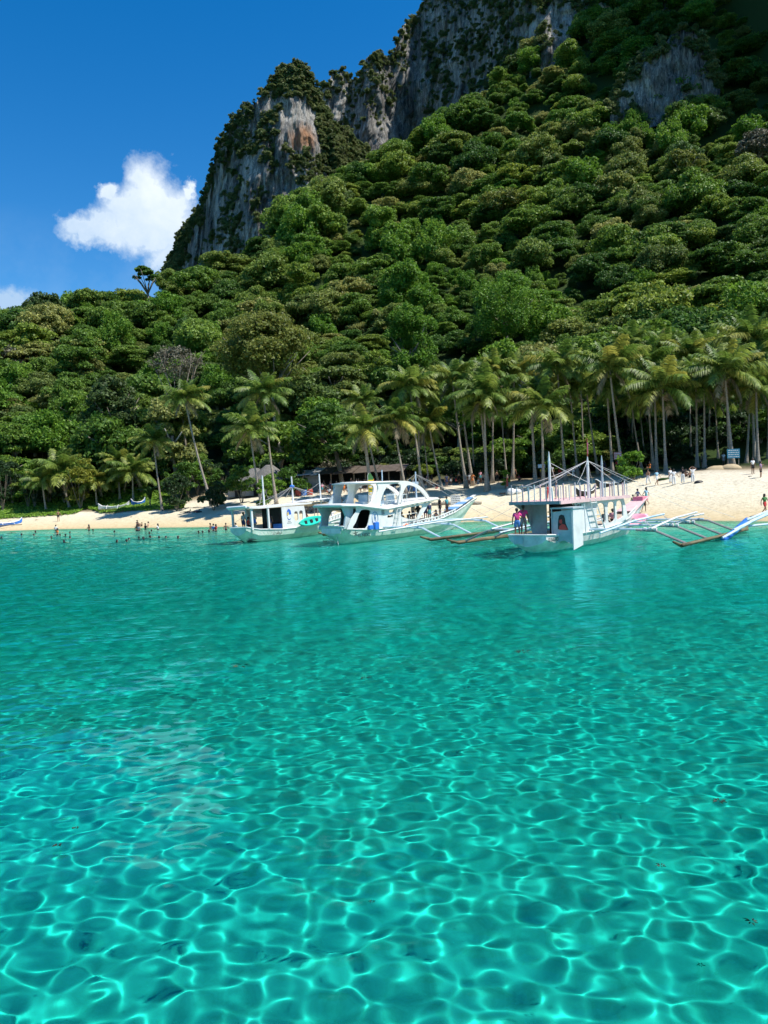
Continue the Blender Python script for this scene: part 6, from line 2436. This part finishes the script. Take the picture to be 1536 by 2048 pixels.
# heap of sand with a curved board
hp = standing(700, 95.5)
rings = []
for z, q in ((-.3, 1.05), (.25, .88), (.75, .60), (1.15, .34), (1.4, .15), (1.48, .04)):
    rings.append([((1.9 * q) * math.cos(a) * (1 + .08 * math.sin(3 * a)), 1.6 * q * math.sin(a), z + .05 * math.sin(5 * a)) for a in [i * PI / 9 for i in range(18)]])
o = MB().loft(rings).build('sand_heap', SANDM, None, True)
o.location = hp
tag(o, 'tall brown heap of sand behind the roof of the middle boat', 'sand heap')

# feather banner
bn = standing(741, 95)
root = empty('feather_banner', bn)
tag(root, 'tall yellow and green feather banner on a pole above the middle boat', 'banner')
MB().tube([(-.28, 0, 0), (-.28, 0, 3.8), (-.15, 0, 4.15)], .03, 6).build('pole', WHITE, root)
def sail(z0, z1, name, m):
    V = []
    for i in range(5):
        z = z0 + (z1 - z0) * i / 4
        wv = .05 * math.sin(z * 2)
        rgt = .42 if z < 3.5 else .42 - (z - 3.5) * .5
        rgt = rgt if z > .9 else -.28 + (z - .3) * 1.15
        V += [(-.25, wv, z), (max(rgt, -.2), wv * .5 + .04, z), (-.25, wv + .02, z), (max(rgt, -.2), wv * .5 + .06, z)]
    Fq = []
    for i in range(4):
        b_ = 4 * i
        Fq += [(b_, b_ + 1, b_ + 5, b_ + 4), (b_ + 2, b_ + 6, b_ + 7, b_ + 3), (b_ + 1, b_ + 3, b_ + 7, b_ + 5)]
    MB().add(V, Fq).build(name, m, root)
sail(.35, 1.5, 'lower_cloth', cloth('white'))
sail(1.5, 3.3, 'middle_cloth', cloth('yellow'))
sail(3.3, 4.1, 'upper_cloth', cloth('green'))
for i in range(4):
    MB().box((-.15, -.10, 1.6 + i * .38), (.25 - .04 * i, -.08, 1.78 + i * .38)).build('printed_mark', cloth('green' if i % 2 else 'white'), root)


def sign(label, px, Y, w, h, z0, m, lines, lm, posts=2, thick=.06, grp=None):
    b = standing(px, Y)
    root = empty('sign_board', b)
    tag(root, label, 'sign', grp)
    MB().box((-w / 2, -thick / 2, z0), (w / 2, thick / 2, z0 + h)).build('board', m, root)
    for k in range(posts):
        x_ = 0 if posts == 1 else (-w * .42 + k * w * .84)
        MB().box((x_ - .04, thick / 2, -.3), (x_ + .04, thick / 2 + .07, z0 + h * .9)).build('post', WHITE if m is WHITE else BARK, root)
    for i in range(lines):
        zz_ = z0 + h * (1 - (i + .7) / (lines + .4))
        rg = random.Random(i + int(px))
        mb = MB()
        x_ = -w * .42
        while x_ < w * .40:
            l_ = rg.uniform(.06, .16) * w
            mb.box((x_, -thick / 2 - .006, zz_ - h * .035), (min(x_ + l_, w * .43), -thick / 2 - .002, zz_ + h * .035))
            x_ += l_ + w * .04
        mb.build('text_line', lm, root)


sign('white notice board with rows of dark text on posts in front of the crowd', 910, 88.5, 1.15, 1.0, .45, WHITE, 4, BLACKP)
sign('blue notice board with four lines of white text among the palm trunks', 1468, 88.0, 1.45, 1.05, 1.05, SIGNB, 4, WHITE)
sign('small pale blue sign above the man in the yellow shirt', 1084, 99, .9, .45, 1.9, SKYB, 1, WHITE, 1)
sign('small blue sign on a tall pole above the roof of the middle boat', 831, 92, .75, .35, 2.6, SKYB, 1, WHITE, 1)
sign('faded red and white sign nailed up behind the leafy bush', 1237, 92, .9, .9, 2.2, mat('faded_red_sign', (.38, .20, .20), .7), 3, WHITE, 1)

# logs and driftwood
def log(label, a, b_, r_, name='driftwood_log'):
    mid = (a + b_) / 2
    mb = MB()
    rg = random.Random(int(a.x * 10))
    pts = [a - mid, (a - mid) * .4 + Vector((0, 0, .06)), (b_ - mid) * .4 + Vector((0, 0, .03)), b_ - mid]
    mb.tube(pts, [r_, r_ * .95, r_ * .85, r_ * .6], 7)
    mb.tube([pts[1], pts[1] + Vector((.2, -.2, r_ + .15))], r_ * .3, 5, r_ * .15)
    o = mb.build(name, DRIFT, None, True)
    o.location = mid + Vector((0, 0, r_ * .7))
    tag(o, label, 'log')
log('long pale driftwood log lying on the sand in front of the crowd', standing(862, 91), standing(935, 90), .24)
log('second pale log lying right of the white notice board', standing(925, 89.5), standing(962, 89), .22)
log('thin dark branch on the upper sand right of the sunbathers', onland(386, 1016), onland(411, 1016), .07)
log('pale stick lying on the sand below the green creeper', onland(228, 1021), onland(241, 1018), .06)
log('small dark stick on the sand near the beached blue boat', onland(70, 1042), onland(78, 1041), .07)
log('short dark log on the sand right of the sunbathers', onland(434, 1032), onland(444, 1032), .08)
log('bamboo pole leaning on the boat by the man in the white shirt', onland(148, 1007), onland(168, 1006), .12, 'bamboo_pole')


def small_boat(label, a, b_, hm_, wl_=.5, h=.75, arms=True, ends='blue'):
    """little bangka between two ground points"""
    d_ = b_ - a
    L_ = d_.length
    root = empty('small_outrigger_boat', a + Vector((0, 0, .12)), math.atan2(d_.y, d_.x))
    tag(root, label, 'outrigger boat')
    st_ = [(0, .10, .35, h + .35, 0), (L_ * .12, wl_ * .6, .08, h * .95, .2), (L_ * .4, wl_, 0, h * .78, .2), (L_ * .7, wl_ * .8, .02, h * .85, .2), (L_ * .9, wl_ * .35, .2, h * 1.15, .2), (L_, .06, .7, h + .55, 0)]
    hull(root, st_, hm_, WHITE)
    if arms:
        for s in (L_ * .3, L_ * .65):
            MB().tube([(s, -2.0, .35), (s, -1.0, .85), (s, 0, .95), (s, 1.0, .85), (s, 2.0, .35)], .04, 6).build('cross_beam', WHITE, root)
        for sg in (-1, 1):
            MB().tube([(L_ * .1, sg * 2.0, .38), (L_ * .85, sg * 2.0, .30)], .06, 6).build('float', BAMB, root)
small_boat('small blue outrigger boat drawn up at the water line, far left', onland(-22, 1058), onland(44, 1046), BLUEP, .55, .8)
small_boat('white outrigger boat laid up in the bushes behind the green creeper', standing(196, 120), standing(258, 121), WHITE, .6, .9)
small_boat('blue outrigger boat hull half hidden in the bushes at left', standing(262, 121), standing(290, 122), BLUEP, .55, .9, False)
small_boat('dark boat shape added for the shadow behind the rail of the pink boat, left', standing(1150, 84), standing(1190, 85), BLACKP, .6, .7, False)  # black hull added in place of a dark shadow patch
small_boat('dark boat shape added for the shadow behind the rail of the pink boat, right', standing(1192, 86.5), standing(1246, 88), BLACKP, .6, .7, False)  # second black hull, likewise standing for shadow on the sand

# furled parasol, covered gear
pp_ = onland(1015, 981)
root = empty('furled_parasol', pp_)
tag(root, 'furled dark red parasol standing in the sand left of the pink boat rail', 'parasol')
MB().tube([(0, 0, -.1), (0, 0, 1.0)], .025, 6).build('pole', WHITE, root)
MB().tube([(0, 0, .45), (0, 0, .9), (0, 0, 1.5), (0, 0, 1.65)], [.12, .14, .07, .01], 8).build('folded_cloth', RUST, root)
pp_ = onland(1024, 989)
root = empty('covered_gear', pp_)
tag(root, 'heap of gear under a pale grey cover on the sand by the furled parasol', 'covered gear')
rg = random.Random(2)
mb = MB()
for k in range(5):
    mb.ball((rg.uniform(-.8, .8), rg.uniform(-.3, .3), .28), rg.uniform(.35, .6), .4, rg.uniform(.25, .45), 8, 6)
mb.build('cover', TARP, root, True)
MB().box((-1.5, -.3, 0), (-.8, .2, .22)).build('bag', BLACKP, root)
for lb, px, py, w_ in [('dark bag and towel on the sand beside the woman raising her hands', 1398, 969, .5), ('small dark ball shaped bag on the sand below the woman in the white shirt', 1500, 956, .28), ('small dark bag on the sand above the seated person in black', 263, 1036, .25),
                       ('dark towel spread beside the sunbathers', 398, 1026, .45)]:
    p = onland(px, py)
    o = MB().loft([[(w_ * q * math.cos(a), w_ * .7 * q * math.sin(a), z * w_) for a in [i * PI / 5 for i in range(10)]] for z, q in ((-.1, .9), (.25, 1), (.5, .8), (.65, .35))]).build('bag', BLACKP, None, True)
    o.location = p
    tag(o, lb, 'bag')
o = MB().loft([[(1.0 * q * math.cos(a), .6 * q * math.sin(a), z) for a in [i * PI / 5 for i in range(10)]] for z, q in ((-.1, 1), (.12, .85), (.2, .4))]).build('grass_patch', MIDG, None, True)
o.location = onland(1332, 959)
tag(o, 'small patch of green weed on the sand left of the man in white', 'weed patch')
for lb, px, Y, w_, h_ in [('rounded brown rock on the upper sand left of the blue notice board', 1435, 86.5, 1.4, .5), ('second brown rock under the blue notice board', 1462, 86, 1.1, .55)]:
    p = standing(px, Y)
    rings = [[(w_ * q * math.cos(a) * (1 + .12 * math.sin(3 * a + px)), w_ * .7 * q * math.sin(a), z * h_) for a in [i * PI / 6 for i in range(12)]] for z, q in ((-.3, 1.1), (.3, 1), (.75, .7), (1, .3))]
    o = MB().loft(rings).build('rock', SANDM, None, True)
    o.location = p
    tag(o, lb, 'rock')

# leaves and sprigs of weed drifting on the water
WEED = mat('brown_seaweed', (0.05, 0.035, 0.015), 0.6, 0.3, 8)
WEEDO = mat('orange_leaf', (0.22, 0.10, 0.02), 0.6, 0.3, 8)
for lb, px, py, sz, m_ in [('orange brown clump of floating weed left of the centre', 484, 1331, .26, WEEDO), ('dark floating leaf in front of the right boat', 1045, 1303, .22, WEED), ('dark curled floating leaf at left', 151, 1442, .13, WEED),
                           ('small brown floating leaf near the centre', 730, 1355, .12, WEED), ('tiny branched sprig of weed at lower right', 1322, 1731, .055, WEED), ('largest branched weed sprig near the right edge', 1503, 1843, .07, WEED),
                           ('tiny dark leaf knot low in the centre', 744, 1803, .04, WEED), ('star shaped weed sprig near the bottom right', 1401, 1931, .035, WEED), ('small floating sprig at lower left', 115, 1690, .05, WEED),
                           ('blotched dark leaf drifting below the surface at right', 1437, 1601, .09, WEED), ('faint orange leaf drifting in the middle distance left', 713, 1260, .16, WEEDO), ('small sprig of weed near the left edge', 152, 1655, .045, WEED)]:
    p = onsea(px, py, .012)
    rg = random.Random(px)
    mb = MB()
    for k in range(7):
        a = k * .9 + rg.uniform(-.3, .3)
        q0_ = Vector((math.cos(a), math.sin(a), 0)) * sz * rg.uniform(.1, .3)
        q1_ = Vector((math.cos(a + .3), math.sin(a + .3) * .8, 0)) * sz * rg.uniform(.7, 1.2)
        sd_ = Vector((-math.sin(a), math.cos(a), 0)) * sz * .13
        m2_ = (q0_ + q1_) / 2
        mb.add([q0_, m2_ + sd_ + Vector((0, 0, .004)), q1_, m2_ - sd_ + Vector((0, 0, .006)), q0_ - Vector((0, 0, .006)), q1_ - Vector((0, 0, .006))], [(0, 1, 2, 3), (4, 3, 2), (4, 2, 5)])
    o = mb.build('floating_leaf', m_)
    o.location = p
    tag(o, lb, 'leaf')
